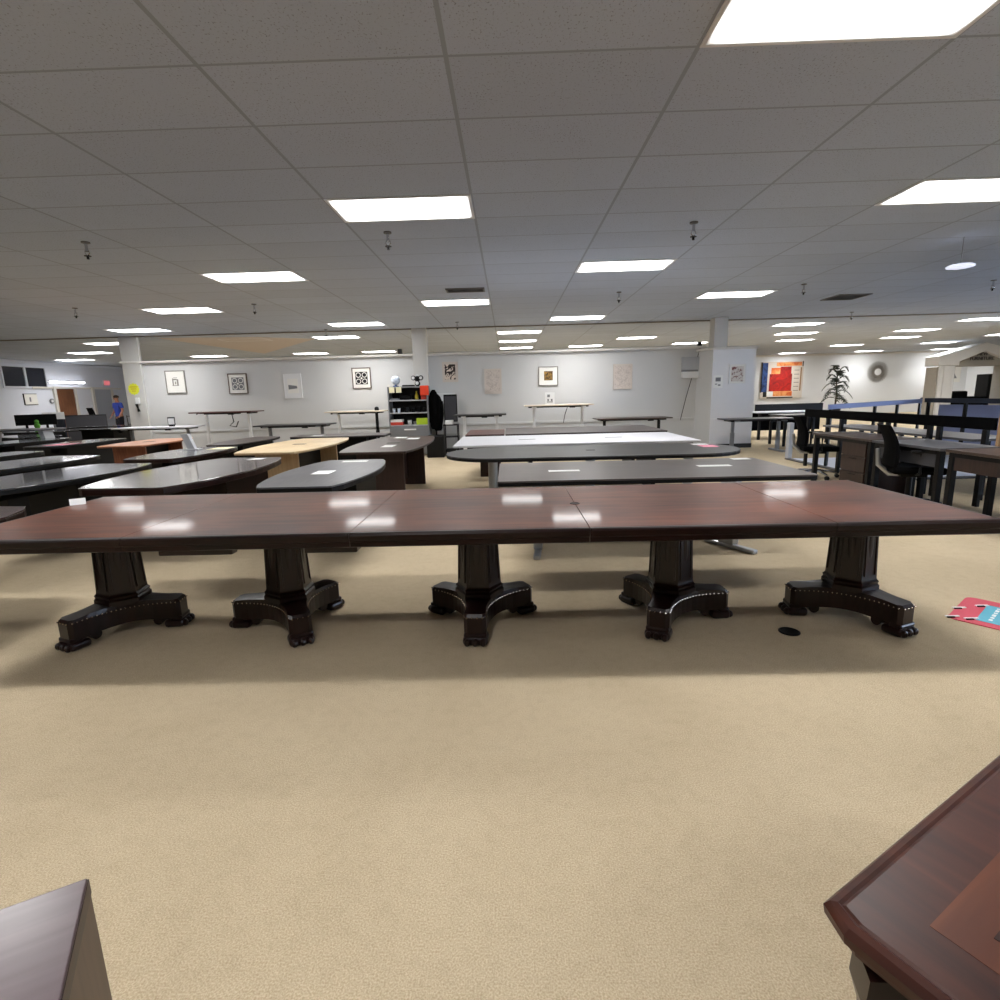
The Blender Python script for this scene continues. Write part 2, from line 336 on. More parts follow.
# left hand wall: two dark high windows, two doors
for i, (y0, y1) in enumerate(((18.36, 19.18), (19.26, 20.06))):
    f = MB().b2(XL, XL+.05, y0-.05, y1+.05, 2.04, 2.10).b2(XL, XL+.05, y0-.05, y1+.05, 2.76, 2.81).b2(XL, XL+.05, y0-.05, y0, 2.1, 2.76).b2(XL, XL+.05, y1, y1+.05, 2.1, 2.76)
    wn = struct(f.build('window_%d' % (i+4), M['wallL']))
    MB().b2(XL+.004, XL+.02, y0, y1, 2.1, 2.76).build('pane', M['winglass'], wn)
for i, (y0, y1, mm) in enumerate(((20.4, 21.25, 'door'), (22.3, 23.25, 'doorg'))):
    d = struct(MB().b2(XL, XL+.04, y0, y1, .01, 2.03).build('door_%d' % (i+1), M[mm]))
    MB().b2(XL, XL+.08, y0-.11, y0, 0, 2.03).b2(XL, XL+.08, y1, y1+.11, 0, 2.03).b2(XL, XL+.08, y0-.11, y1+.11, 2.031, 2.11).build('door_frame', M['trim'], d)
    MB().box((XL+.08, y0+.08, 1.0), (.06, .12, .03), .01).build('door_handle', M['silver'], d)

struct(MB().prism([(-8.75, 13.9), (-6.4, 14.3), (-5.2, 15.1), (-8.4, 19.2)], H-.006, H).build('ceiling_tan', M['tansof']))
# ------------------------------------------------------------------ ceiling lights
ORD = ['first', 'second', 'third', 'fourth', 'fifth', 'sixth', 'seventh', 'eighth', 'ninth', 'tenth', 'eleventh']
LROW = {0: [3], 4: [1, 5], 8: [-1, 3], 12: [-3, 1, 5], 16: [-5, -1, 3], 20: [-7, -4, -2, 2, 8, 12], 24: [-9, 2, 5, 9, 12], 28: [-11, -7, -4, -2, 2, 4, 7, 10, 13, 16], 33: [13, 16], 40: [13, 16, 19]}
def make_light():
    t = thing('ceiling_light', 'x', 'ceiling light', (0, 0, 0), 0, 'recessed ceiling light panels')
    a, b = TW/2-.004, TD/2-.004
    f = MB().b2(-a, a, -b, -b+.022, -.008, 0).b2(-a, a, b-.022, b, -.008, 0).b2(-a, -a+.022, -b+.022, b-.022, -.008, 0).b2(a-.022, a, -b+.022, b-.022, -.008, 0)
    f.build('frame', M['white'], t)
    MB().b2(-a+.022, a-.022, -b+.022, b-.022, -.005, 0).build('diffuser', M['troffer'], t)
    ld = bpy.data.lights.new('tube_lamp', 'AREA'); ld.shape = 'RECTANGLE'; ld.size = 1.1; ld.size_y = .12; ld.energy = LAMP; ld.spread = R(118); ld.color = (1, .997, .99)
    lo = bpy.data.objects.new('tube_lamp', ld); COL.objects.link(lo); lo.parent = t; lo.location = (0, 0, -.012)
    return t
proto = None
rows = sorted(LROW)
for ri, j in enumerate(rows):
    ks = LROW[j]
    for ci, k in enumerate(ks):
        loc = (TX+(k+.5)*TW, TY+(j-.5)*TD, H)
        if len(ks) == 1: lab = 'largest, nearest lit ceiling light panel, cut off by the top edge of the photo'
        else:
            rn = 'farthest row' if ri == len(rows)-1 else ('%s row back' % (ORD[ri] if ri < 9 else 'tenth'))
            pos = 'leftmost' if ci == 0 else 'rightmost' if ci == len(ks)-1 else (ORD[ci]+' from the left')
            lab = 'lit recessed ceiling light panel, %s in the %s' % (pos, rn)
        if proto is None: proto = make_light(); proto.location = loc; proto['label'] = lab
        else: copy_tree(proto, loc, 0, lab)
for j, ks in {0: (-1,), 4: (-3,), 8: (-5,)}.items():
    for k in ks: copy_tree(proto, (TX+(k+.5)*TW, TY+(j-.5)*TD, H), 0, 'lit recessed ceiling light panel beyond the left edge of the photo')
for k in (-3, 1, 5): copy_tree(proto, (TX+(k+.5)*TW, TY-4.5*TD, H), 0, 'added unseen ceiling light panel overhead, above the top edge of the photo')  # unseen panels added to brighten the carpet in front

# sprinklers
def make_sprinkler():
    t = thing('sprinkler_head', 'x', 'sprinkler', (0, 0, 0), 0, 'sprinkler heads on the ceiling')
    MB().cyl((0, 0, -.006), .04, .012, 16).build('escutcheon', M['ventm'], t)
    MB().cyl((0, 0, -.045), .014, .07, 10).tube([(.018, 0, -.08), (.024, 0, -.105), (.008, 0, -.13)], .005, 6).tube([(-.018, 0, -.08), (-.024, 0, -.105), (-.008, 0, -.13)], .005, 6).cyl((0, 0, -.085), .02, .012, 10).build('body', M['chrome'], t)
    MB().cyl((0, 0, -.134), .032, .006, 12).cyl((0, 0, -.15), .012, .03, 10).build('deflector', M['blackm'], t)
    return t
sp = None
for x, y, lab in ((-4.22, 5.77, 'sprinkler head on the ceiling at far left of the nearest ones'), (-1.16, 5.76, 'sprinkler head just beyond the light panel left of the middle'), (1.87, 5.75, 'sprinkler head right of the middle, nearest of those on the right'),
                  (4.79, 9.2, 'sprinkler head above the right hand pier'), (-4.27, 9.55, 'sprinkler head left of the middle beyond a light panel'), (1.88, 9.43, 'sprinkler head just beyond the long light right of the middle'),
                  (7.9, 9.34, 'sprinkler head near the right edge of the photo'), (7.74, 12.74, 'sprinkler head above the grey pier corner and potted palm'), (-1.09, 12.53, 'sprinkler head beside the middle column'),
                  (-7.26, 9.43, 'sprinkler head at the left among the tile rows'), (-4.26, 13.2, 'sprinkler head just in front of the long grey beam, left')):
    if sp is None: sp = make_sprinkler(); sp.location = (x, y, H); sp['label'] = lab
    else: copy_tree(sp, (x, y, H), 0, lab)
# vents
def vent(x, y, w, d, lab):
    t = thing('ceiling_vent', lab, 'vent', (x, y, H))
    f = MB().b2(-w/2, w/2, -d/2, -d/2+.03, -.014, 0).b2(-w/2, w/2, d/2-.03, d/2, -.014, 0).b2(-w/2, -w/2+.03, -d/2, d/2, -.014, 0).b2(w/2-.03, w/2, -d/2, d/2, -.014, 0); f.build('frame', M['ventm'], t)
    MB().b2(-w/2+.02, w/2-.02, -d/2+.02, d/2-.02, -.004, 0).build('backing', M['dtrim'], t)
    for i in range(6):
        yy = -d/2+.05+i*(d-.1)/5
        MB().box((0, yy, -.008), (w-.06, .02, .003), rot=(R(35), 0, 0)).build('louvre', M['ventm'], t)
vent(-.62, 8.85, .6, .3, 'slim ceiling vent just in front of the middle light panel')
vent(6.3, 10.6, .6, .6, 'square dark louvred ceiling vent at the right')
# pendant ring
t = thing('pendant_lamp', 'small pale blue oval lamp hanging on a wire at the right', 'lamp', (5.2, 6.62, H))
MB().tube([(0, 0, 0), (0, 0, -.29)], .003, 6).build('wire', M['grey'], t)
MB().lathe([(.09, -.33), (.13, -.322), (.135, -.31), (.11, -.297), (.02, -.292)], 24).build('disc', M['pend'], t, smooth=True)

# ------------------------------------------------------------------ the long conference table
CY0, CY1, TT = 2.5, 3.72, .745
ct = thing('conference_table', 'very long glossy mahogany conference table on five carved pedestals', 'table', (0, 0, 0))
seams = [-2.88, -1.9, -.78, .38, 1.55, 2.34]
EP = [(.022, -.076), (.01, -.07), (.01, -.048), (.001, -.04), (0, -.014), (.004, -.005), (.013, -.0006), (.03, -.0006), (.03, -.076)]
for i in range(5):
    x0, x1 = seams[i]+.0015, seams[i+1]-.0015
    a0, a1 = (x0+.0305 if i == 0 else x0), (x1-.0305 if i == 4 else x1)
    MB().b2(a0, a1, CY0+.0305, CY1-.0305, TT-.05, TT, .0012).build('top_leaf', M['mahog'], ct)
    for q0, sg in ((CY0, 1), (CY1, -1)):
        MB().prof([(q0+sg*a, TT+b) for a, b in EP], x0, x1).build('edge_moulding', M['mahoge'], ct)
for q0, sg in ((seams[0]+.0015, 1), (seams[5]-.0015, -1)):
    MB().prof([(q0+sg*a, TT+b) for a, b in EP], CY0+.03, CY1-.03, 'Y').build('edge_moulding', M['mahoge'], ct)
e = MB()
for yc in (2.72, 3.5): e.b2(-2.7, 2.2, yc-.03, yc+.03, TT-.1, TT-.075)
e.build('frame_rail', M['mahogd'], ct)
for x0, x1 in ((-1.80, -1.42), (-1.05, -.78)):
    MB().b2(x0, x1, 2.62, 2.68, TT-.13, TT-.076, .006).build('support_rail', M['mahogd'], ct)
MB().lathe([(.03, 0), (.03, .002), (.022, .003), (.02, .001), (.004, .001)], 16, (.38, 3.1, TT)).build('cable_grommet', M['black'], ct)
def star(rt, hw, cc):
    pts = []
    for k in range(3):
        a = 2*PI*k/3; ca, sa = math.cos(a), math.sin(a)
        def P(x, y): return (x*ca-y*sa, x*sa+y*ca)
        pts += [P(rt-.1, -hw*.95), P(rt-.02, -hw), P(rt, -hw+.02), P(rt, hw-.02), P(rt-.02, hw), P(rt-.1, hw*.95)]
        a2 = a+2*PI/3; q0 = Vector(pts[-1]); q2 = Vector(((rt-.1)*math.cos(a2)+hw*.95*math.sin(a2), (rt-.1)*math.sin(a2)-hw*.95*math.cos(a2)))
        am = a+PI/3; q1 = Vector((cc*math.cos(am), cc*math.sin(am)))
        for u in (i/8 for i in range(1, 8)): p = q0*(1-u)**2+q1*2*u*(1-u)+q2*u*u; pts.append((p.x, p.y))
    return pts
def make_pedestal():
    def hexa(r): return [(r*math.cos(R(30+60*i)), r*math.sin(R(30+60*i))) for i in range(6)]
    b = MB(); bm = b.bm
    lv = [(.150, .185), (.150, .215), (.140, .225), (.146, .24), (.134, .252), (.132, .262), (.116, TT-.087), (.126, TT-.082), (.126, TT-.076)]
    rings = [[bm.verts.new((x, y, z)) for x, y in hexa(r)] for r, z in lv]
    for r0, r1 in zip(rings, rings[1:]):
        for k in range(6): bm.faces.new((r0[k], r0[(k+1) % 6], r1[(k+1) % 6], r1[k]))
    bm.faces.new(rings[0][::-1]); bm.faces.new(rings[-1])
    col = b.build('pedestal', M['mahogd'], ct)
    # arched tripod base: the plate is thick at the toes, arched between them
    s = star(.348, .063, .083); b = MB(); bm = b.bm
    def zb(x, y): r = math.hypot(x, y); return .055+.03*max(0, 1-r/.3)
    lo = [bm.verts.new((x, y, zb(x, y))) for x, y in s]; mid = [bm.verts.new((x, y, .165)) for x, y in s]
    hi = [bm.verts.new((x*.96, y*.96, .182+.02*max(0, 1-math.hypot(x, y)/.35))) for x, y in s]; n = len(s)
    cl = bm.verts.new((0, 0, .085)); ch = bm.verts.new((0, 0, .205))
    for k in range(n):
        q = (k+1) % n
        bm.faces.new((lo[k], lo[q], mid[q], mid[k])); bm.faces.new((mid[k], mid[q], hi[q], hi[k])); bm.faces.new((hi[k], hi[q], ch)); bm.faces.new((lo[q], lo[k], cl))
    bmesh.ops.recalc_face_normals(bm, faces=bm.faces)
    b.build('tripod_base', M['mahogd'], col)
    for k in range(3):
        a = 2*PI*k/3
        f = MB(); f.box((.303, 0, .026), (.115, .142, .05), .02, seg=3); f.box((.318, 0, .06), (.07, .13, .03), .012)
        for dy in (-.045, 0, .045): f.sph((.362, dy, .025), .02, (1, 1, 1.1), 8, 6)
        f.cyl((.208, 0, .05), .03, .1, 12, rot=(R(90), 0, 0))
        f.build('foot', M['mahogd'], col, rz=a)
    bd = MB(); seg = [p for p in s]
    P = [Vector((x, y, .166)) for x, y in s]; acc = 0
    for k in range(n):
        a, c = P[k], P[(k+1) % n]; L = (c-a).length; u = 0
        if L > .03 or True:
            m = max(1, int(L/.022))
            for i in range(m): bd.sph(a.lerp(c, i/m)+a.lerp(c, i/m).to_2d().normalized().to_3d()*.0015, .005, u=6, v=4)
    bd.build('bead_trim', M['bead'], col)
    cv = MB()
    for i in range(6):
        a = R(60*i); r = .122*.866
        tl = math.atan2(.016*.866, .41)
        cv.sph((r*math.cos(a), r*math.sin(a), .46), .02, (.35, 1.0, 5.2), 10, 10, rot=(0, -tl*.0, a))
        for sd in (-1, 1): cv.box(((r+.002)*math.cos(a)-sd*.045*math.sin(a), (r+.002)*math.sin(a)+sd*.045*math.cos(a), .46), (.012, .008, .36), .002, rot=(0, -.034, a))
    cv.build('carved_panel', M['mahogd'], col)
    return col
ped = make_pedestal()
for i, (x, ang) in enumerate(((-2.43, 247), (-1.38, 300), (-.2, 268), (.97, 243), (2.06, 293))):
    o = ped if i == 0 else copy_tree(ped, parent=ct)
    o.location = (x, 3.16, 0); o.rotation_euler.z = R(ang)
tag(MB().lathe([(.058, 0), (.058, .004), (.05, .006), (.046, .003), (.01, .003)], 20, (1.59, 2.92, 0)).build('floor_outlet', M['black']), 'round black floor outlet cover on the carpet by the rightmost pedestal', 'floor outlet')
t = thing('tent_card', 'small white card standing at the far left end of the long table', 'card', (-2.83, 3.42, TT), R(35))
MB().box((0, 0, .018), (.085, .002, .045), rot=(R(-20), 0, 0)).build('front_flap', M['paper'], t); MB().box((0, .017, .018), (.085, .002, .045), rot=(R(20), 0, 0)).build('back_flap', M['paper'], t)

# ------------------------------------------------------------------ foreground furniture
t = thing('credenza', 'dark glossy mahogany desk with inlaid top and canted corner, bottom right', 'desk', (.3727, .57, 0), R(30.8))
Wd, Dp = 1.5, .75
def canted(q, c=.035, a=.02): return [(q, -c-q*.4), (a+q*.4, -q), (Wd-c-q*.4, -q), (Wd-q, -c-q*.4), (Wd-q, -Dp+c), (Wd-c, -Dp+q), (c, -Dp+q), (q, -Dp+c)]
def rot_cant(q): return canted(q)
b = MB(); bm = b.bm
lev = [(.03, TT-.05), (.016, TT-.046), (.012, TT-.03), (0, TT-.024), (-.002, TT-.012), (.004, TT-.003), (.012, TT), (.016, TT-.002), (.02, TT)]
rg = [[bm.verts.new((x, y, z)) for x, y in canted(q)] for q, z in lev]
for r0, r1 in zip(rg, rg[1:]):
    for k in range(8): bm.faces.new((r0[k], r0[(k+1) % 8], r1[(k+1) % 8], r1[k]))
bm.faces.new(rg[0]); bm.faces.new(rg[-1]); bmesh.ops.recalc_face_normals(bm, faces=bm.faces)
b.build('moulded_top', M['inlayB'], t)
MB().b2(.085, Wd-.085, -Dp+.085, -.085, TT-.002, TT+.0005).build('inlay_band', M['inlayC'], t)
MB().b2(.13, Wd-.13, -Dp+.13, -.13, TT-.002, TT+.001).build('inlay_panel', M['inlayA'], t)
body = MB().prism(canted(.05, .06, .06), .08, TT-.05).build('body', M['mahogd'], t)
MB().prism(canted(.035, .05, .05), 0, .08, .012).build('plinth', M['mahogd'], t)
for cx, cy, a in ((.052, -.064, 135), (.065, -Dp+.065, 225), (Wd-.065, -.065, 45), (Wd-.065, -Dp+.065, -45)):
    p = [(-.01, .08), (.026, .08), (.024, .2), (.008, .35), (.012, .45), (.026, .52), (.016, .56), (.02, .6), (.032, .64), (.03, .685), (-.01, .694)]
    MB().prof(p, -.026, .026, 'Y').build('carved_pilaster', M['mahogd'], t, (cx, cy, 0), R(a))
for x0 in (.13, .56, 1.0): MB().b2(x0, x0+.38, -.052, -.042, .14, .64, .004).build('door_panel', M['inlayB'], t)
for y0 in (-.4, -.66): MB().b2(.042, .052, y0, y0+.22, .14, .64, .004).build('side_panel', M['inlayB'], t)

t = thing('laminate_desk', 'brown desk corner with pale reflection on its flat top, bottom left', 'desk', (-.591, .618, 0), R(-150))
# local +x runs along the back edge, local +y along the right hand edge
greyv = wood('greyed_walnut_top', (70, 56, 60), (92, 76, 80), .3, .3, .2, 'X', 3); brv = wood('walnut_side', (82, 66, 54), (104, 84, 70), .5, 0, axis='Z', scale=3)
MB().b2(0, 1.3, 0, .62, TT-.025, TT, .002).build('desktop', greyv, t)
MB().b2(-.001, 1.3, -.001, .621, TT-.026, TT-.004).build('edge_band', M['walnutd'], t)
MB().b2(.0, .028, .0, .618, .02, TT-.0262).build('side_panel', brv, t)
MB().b2(.0285, 1.28, .001, .02, .1, TT-.026).build('modesty_panel', brv, t)
MB().b2(1.26, 1.285, .008, .61, .02, TT-.026).build('side_panel', brv, t)

# board sign on the floor
t = thing('floor_board', 'crimson board with teal label lying on the carpet at right', 'sign', (2.6, 3.07, 0), R(40))
def rr(x0, x1, y0, y1, r, n=5):
    p = []
    for cx, cy, a in ((x1-r, y1-r, 0), (x0+r, y1-r, 90), (x0+r, y0+r, 180), (x1-r, y0+r, 270)):
        for i in range(n+1): p.append((cx+r*math.cos(R(a+90*i/n)), cy+r*math.sin(R(a+90*i/n))))
    return p
MB().prism(rr(0, .5, -.75, 0, .05), .001, .006).build('board', M['crimson'], t)
MB().b2(.07, .40, -.62, -.12, .006, .0075).build('label_panel', M['teal'], t)
tx = MB()
for i in range(6):
    yy = -.17-.06*i
    u = .11
    while u < .36:
        L = random.uniform(.02, .05); tx.b2(u, min(u+L, .37), yy-.018, yy, .0075, .0082); u += L+.018
tx.build('lettering', M['paper'], t)
for x, y, a in ((.03, -.02, -40), (.22, -.015, -40), (.07, -.10, -40), (.36, -.10, -40)):
    c = MB().box((0, 0, .010), (.08, .016, .006), .002).build('clip', M['paper'], t, (x, y, 0), R(a)); MB().box((-.015, -.01, .009), (.045, .012, .008), .002).build('clip_jaw', M['black'], c)

# ------------------------------------------------------------------ boat shaped and other show tables
def boat(w_end, w_mid, L, n=12, r=.05):
    p = []
    for i in range(n+1):
        y = -L/2+L*i/n; q = 2*y/L; p.append((w_end/2+(w_mid-w_end)/2*(1-q*q), y))
    p = [(p[0][0]-r, p[0][1])]+[(p[0][0]-r*.25, p[0][1]+r*.3)]+p[1:-1]+[(p[-1][0]-r*.25, p[-1][1]-r*.3)]+[(p[-1][0]-r, p[-1][1])]
    return p + [(-x, y) for x, y in reversed(p)]
def boat_table(lab, cx, cy, L, we, wm, rz, top, edge, base, thick=.035, style='panels', z=.74, name='boat_table', slot=True, end_base=None, b0=-.3, b1=.34, r=.05):
    t = thing(name, lab, 'table', (cx, cy, 0), R(rz), 'show tables on the sales floor')
    P = boat(we, wm, L, r=r)
    MB().prism(P, z-.012, z, .003).build('tabletop', M[top], t)
    MB().prism([(x*.994, y*.997) for x, y in P], z-thick, z-.0125, .004).build('edge_band', M[edge], t)
    zt = z-thick
    if style == 'panels':
        for sy in (-1, 1): MB().b2(-we*.36, we*.36, sy*L*.34-.02, sy*L*.34+.02, 0, zt, .003).build('leg_panel', M[end_base or base], t)
        MB().b2(-.02, .02, -L*.34+.02, L*.34-.02, .12, zt).build('stretcher_panel', M[base], t)
    elif style == 'box':
        MB().b2(-we*.4, we*.4, L*b0, L*b1, .06, zt, .004).build('base_cabinet', M[end_base or base], t)
        MB().b2(-we*.36, we*.36, L*b0+.03, L*b1-.03, 0, .06).build('toe_kick', M['black'], t)
        MB().b2(-.05, .05, -L*.38, L*b0-.001, zt-.09, zt).build('top_rail', M[base], t)
    if slot: MB().b2(-.09, .09, -.05, .05, z-.001, z+.002, .001).build('power_grommet', M['blackm'], t)
    return t
boat_table('grey boat-shaped table with black edge behind the long table, left of middle', -1.63, 4.85, 1.75, .6, .86, 0, 'greylam', 'black', 'black', .05, 'box', slot=False, b0=-.03, b1=.38)
boat_table('espresso brown glossy boat-shaped table left of the grey one', -3.02, 5.16, 2.1, .72, 1.12, -2, 'espr', 'mahogd', 'mahogd', .06, 'box', slot=False, b0=-.03, b1=.38)
boat_table('charcoal boat-shaped table with black sides, second along at far left', -4.33, 5.02, 1.75, .66, .98, -5, 'darklam', 'black', 'black', .05, 'box', slot=False, b0=-.03, b1=.38)
boat_table('rosewood table with rounded end at the left edge, nearest of all', -4.02, 2.98, 2.0, .85, 1.0, 90, 'espr', 'mahogd', 'mahogd', .06, 'box', slot=False, b0=-.03, b1=.38, r=.3)
boat_table('walnut boat-shaped table with dark panel legs in front of bookshelf', -1.66, 7.75, 2.5, .84, 1.06, 0, 'walnut', 'walnutd', 'walnutd', .03)
boat_table('cream maple boat-shaped table with maple end panels', -3.1, 7.95, 2.4, .8, 1.1, 0, 'maple', 'mapled', 'black', .03, end_base='mapled')
boat_table('taupe boat-shaped table between cherry table and espresso table', -4.28, 7.08, 1.6, .62, .86, 0, 'espr', 'mahogd', 'mahogd', .05, 'box', slot=False)
boat_table('slim taupe table behind the cream maple table, to its left', -4.42, 9.05, 1.75, .45, .66, 0, 'taupe', 'black', 'black', .04, 'box', slot=False)
boat_table('dark taupe table lying crosswise behind the cream maple table', -3.05, 9.85, 1.7, .62, .85, 90, 'taupe', 'black', 'black', .04, 'box', slot=False)
boat_table('orange cherry boat-shaped table with cherry end panel', -6.22, 9.25, 1.6, .72, .86, 3, 'cherry', 'cherryd', 'black', .03, end_base='cherryd')
boat_table('dark charcoal table with pointed end, third along at far left', -5.72, 6.2, 1.6, .66, .95, -4, 'darklam', 'black', 'black', .05, 'box', slot=False)
boat_table('dark slate table fourth along at far left edge', -7.15, 7.2, 1.35, .5, .72, -6, 'darklam', 'black', 'black', .05, 'box', slot=False)
boat_table('dark table carrying a pink sheet with glossy top, left', -7.72, 9.6, 1.8, .5, .72, 0, 'darklam', 'black', 'black', .05, 'box', slot=False)
boat_table('dark low table behind the pink sheet table at left', -9.4, 10.3, 1.6, .7, .9, 0, 'darklam', 'black', 'black', .05, 'box', slot=False)
boat_table('black table with bright glossy top before the blue shirt person', -10.9, 12.1, 1.8, .7, .9, 60, 'darklam', 'black', 'black', .04, 'box', slot=False)
boat_table('long dark table far left in front of grey panels', -12.9, 14.6, 2.4, .8, 1.0, 70, 'darklam', 'black', 'black', .04, 'box', slot=False)
boat_table('dark table far left behind the slanted grey leg desk', -13.4, 12.2, 1.8, .7, .9, 75, 'darklam', 'black', 'black', .04, 'box', slot=False)

boat_table('dark table in front of the person in blue, behind the white desk', -12.55, 17.0, 1.9, .7, .85, 80, 'darklam', 'black', 'black', .04, 'box', slot=False)
boat_table('glossy dark table left of the white desk, nearer than the one before the person', -11.35, 15.1, 1.5, .6, .8, 85, 'darklam', 'black', 'black', .04, 'box', slot=False)

def rect_table(lab, x0, x1, y0, y1, top, edge, z=.74, thick=.04, r=.01):
    t = thing('conference_table', lab, 'table', ((x0+x1)/2, (y0+y1)/2, 0), 0, 'show tables on the sales floor')
    w, d = (x1-x0)/2, (y1-y0)/2
    P = rr(-w, w, -d, d, r, 8 if r > .1 else 2)
    MB().prism(P, z-.012, z, .003).build('tabletop', M[top], t)
    MB().prism([(x*.998, y*.998) for x, y in P], z-thick, z-.0125, .003).build('edge_band', M[edge], t)
    return t, w, d
# nearest grey rectangle with splayed silver feet
t, w, d = rect_table('dark grey rectangular table on silver feet just behind the long table', -.09, 2.3, 4.0, 5.1, 'taupe', 'black')
for x, a in ((-.86, -6), (.82, 30)):
    lg = MB().box((0, 0, .36), (.08, .16, .64), .01).build('leg', M['silver'], t, (x, .1, 0), R(a)); MB().box((0, -.02, .022), (.06, .52, .04), .012).build('foot', M['silver'], lg)
    MB().box((0, 0, .685), (.1, .7, .03), .004).build('bracket', M['blackm'], lg)
MB().b2(-.85, .92, .02, .08, .64, .69).build('crossbeam', M['blackm'], t)
# racetrack
t, w, d = rect_table('charcoal racetrack table on round column legs, in middle of floor', -.71, 2.56, 5.5, 6.74, 'blacklam', 'black', r=.6)
for x in (-1.11, .0, 1.11):
    lg = MB().cyl((0, 0, .36), .055, .68, 20).build('column_leg', M['silver'], t, (x, 0, 0)); MB().lathe([(.33, 0), (.33, .012), (.3, .02), (.1, .035), (.06, .04)], 28).build('base_disc', M['chrome'], lg)
    MB().box((0, 0, .69), (.4, .4, .02)).build('mounting_plate', M['black'], lg)
MB().b2(-.05, .05, -.03, .03, .739, .742).build('power_grommet', M['black'], t)
# white one
t, w, d = rect_table('long white table behind the charcoal racetrack table', -.73, 2.5, 7.05, 8.62, 'whitelam', 'lgrey', thick=.03)
for sx in (-1, 1):
    lg = MB().box((0, 0, .36), (.06, .9, .66), .01).build('leg_panel', M['black'], t, (sx*1.1, 0, 0))
for x in (-.62, .62): MB().b2(x-.12, x+.12, -.05, -.02, .739, .743).build('cable_slot', M['grey'], t)
t, w, d = rect_table('grey taupe table just behind the white table', -.05, 2.62, 8.95, 10.6, 'taupe', 'black')
for sx in (-1, 1): MB().b2(sx*.9-.03, sx*.9+.03, -.3, .5, 0, .7, .005).build('leg_panel', M['black'], t)
t, w, d = rect_table('small rosewood table at the left end of the grey taupe table', -.72, -.07, 9.0, 10.3, 'rosew', 'mahogd')
for sy in (-1, 1): MB().b2(-.1, .24, sy*.42-.02, sy*.42+.02, 0, .7).build('leg_panel', M['mahogd'], t)

# ------------------------------------------------------------------ sit-stand desks along the partition
def desk(lab, x0, x1, y, z, top, leg, d=.7, leg2=None, slab=False, edge='black', extra=None):
    t = thing('standing_desk', lab, 'desk', ((x0+x1)/2, y, 0), 0, 'standing desks along the partition wall')
    w = (x1-x0)/2
    MB().b2(-w, w, -d/2, d/2, z-.028, z, .004).build('desktop', M[top], t)
    MB().b2(-w+.1, w-.1, -.2, .2, z-.062, z-.0285).build('under_frame', M[edge], t)
    for k, sx in enumerate((-1, 1)):
        lm = M[leg if k == 0 or not leg2 else leg2]; x = sx*(w-.22)
        if slab: lg = MB().prism([(-.05, .0), (.05, .0), (.05, .05), (-.05, .05)], .04, z-.0625).build('leg', lm, t, (x, 0, 0))
        else: lg = MB().b2(-.04, .04, -.03, .03, .04, z*.58, .004).b2(-.032, .032, -.024, .024, z*.58, z-.0625, .004).build('leg', lm, t, (x, 0, 0))
        MB().b2(-.045, .045, -d*.45, d*.45, 0, .04, .008).build('foot', lm, lg); MB().b2(-.05, .05, -d*.4, d*.4, z-.062, z-.04).build('bracket', lm, lg)
    MB().b2(w-.55, w-.42, -d/2+.02, -d/2+.07, z-.075, z-.029, .006).build('control_pad', M['black'], t)
    return t
desk('long white desk carrying a small sign stand, left of the raised brown desk', -8.85, -7.1, 12.3, .865, 'whitelam', 'grey')
tb = desk('tall raised brown desk with white legs under the left framed prints', -7.33, -5.88, 12.75, 1.165, 'rosew', 'white')
MB().tube([(.1, .0, 1.1), (.14, -.02, .92), (.05, -.05, .83), (.2, -.05, .8), (.26, -.04, .93)], .012, 6).build('cable_loop', M['black'], tb)
desk('low black desk under the grey landscape print', -5.5, -3.9, 11.95, .86, 'blacklam', 'grey')
desk('tall raised cream desk with white and black legs beside the bookshelf', -4.2, -2.86, 12.75, 1.1, 'creamlam', 'white', leg2='blackm')
desk('half raised black desk with white legs right of the dark jackets', -1.22, -.04, 12.4, .965, 'blacklam', 'white')
t2 = desk('tallest raised light-topped desk under the dark gold print', .38, 1.95, 12.75, 1.13, 'creamlam', 'white')
MB().tube([(.22, 0, 1.06), (.16, -.05, .9), (.12, -.05, .7)], .008, 6).build('cable', M['black'], t2)
desk('brown desk with black legs under the wall box', 2.02, 3.72, 12.7, .79, 'walnut', 'blackm')
desk('black desk with grey legs in front of the grey pier', 4.75, 6.2, 12.1, .735, 'blacklam', 'grey')
# small things standing on them
t = thing('sign_stand', 'small black-framed sign stand on the long white desk', 'sign', (-7.68, 12.3, .865))
MB().b2(-.085, .085, -.01, .01, .03, .21, .004).build('frame', M['black'], t); MB().b2(-.07, .07, -.013, -.0105, .045, .18).build('card', M['paper'], t); MB().b2(-.05, .05, -.04, .04, 0, .03, .005).build('base', M['black'], t)
t = thing('acrylic_sign', 'white framed sign stand on the tallest raised desk', 'sign', (.98, 12.75, 1.13))
MB().b2(-.11, .11, -.008, .008, 0, .28, .003).build('frame', M['white'], t)
MB().b2(-.06, .0, -.011, -.009, .17, .23).b2(-.07, .07, -.011, -.009, .05, .07).b2(-.06, -.02, -.011, -.009, .08, .13).b2(.02, .06, -.011, -.009, .08, .13).build('printed_marks', M['greyink'], t)
tag(MB().lathe([(.05, 0), (.055, .03), (.045, .07), (.02, .085), (.005, .088)], 14, (-3.06, 12.7, 1.1)).build('speaker_puck', M['black'], smooth=True), 'small round black speaker on the raised cream desk', 'speaker')

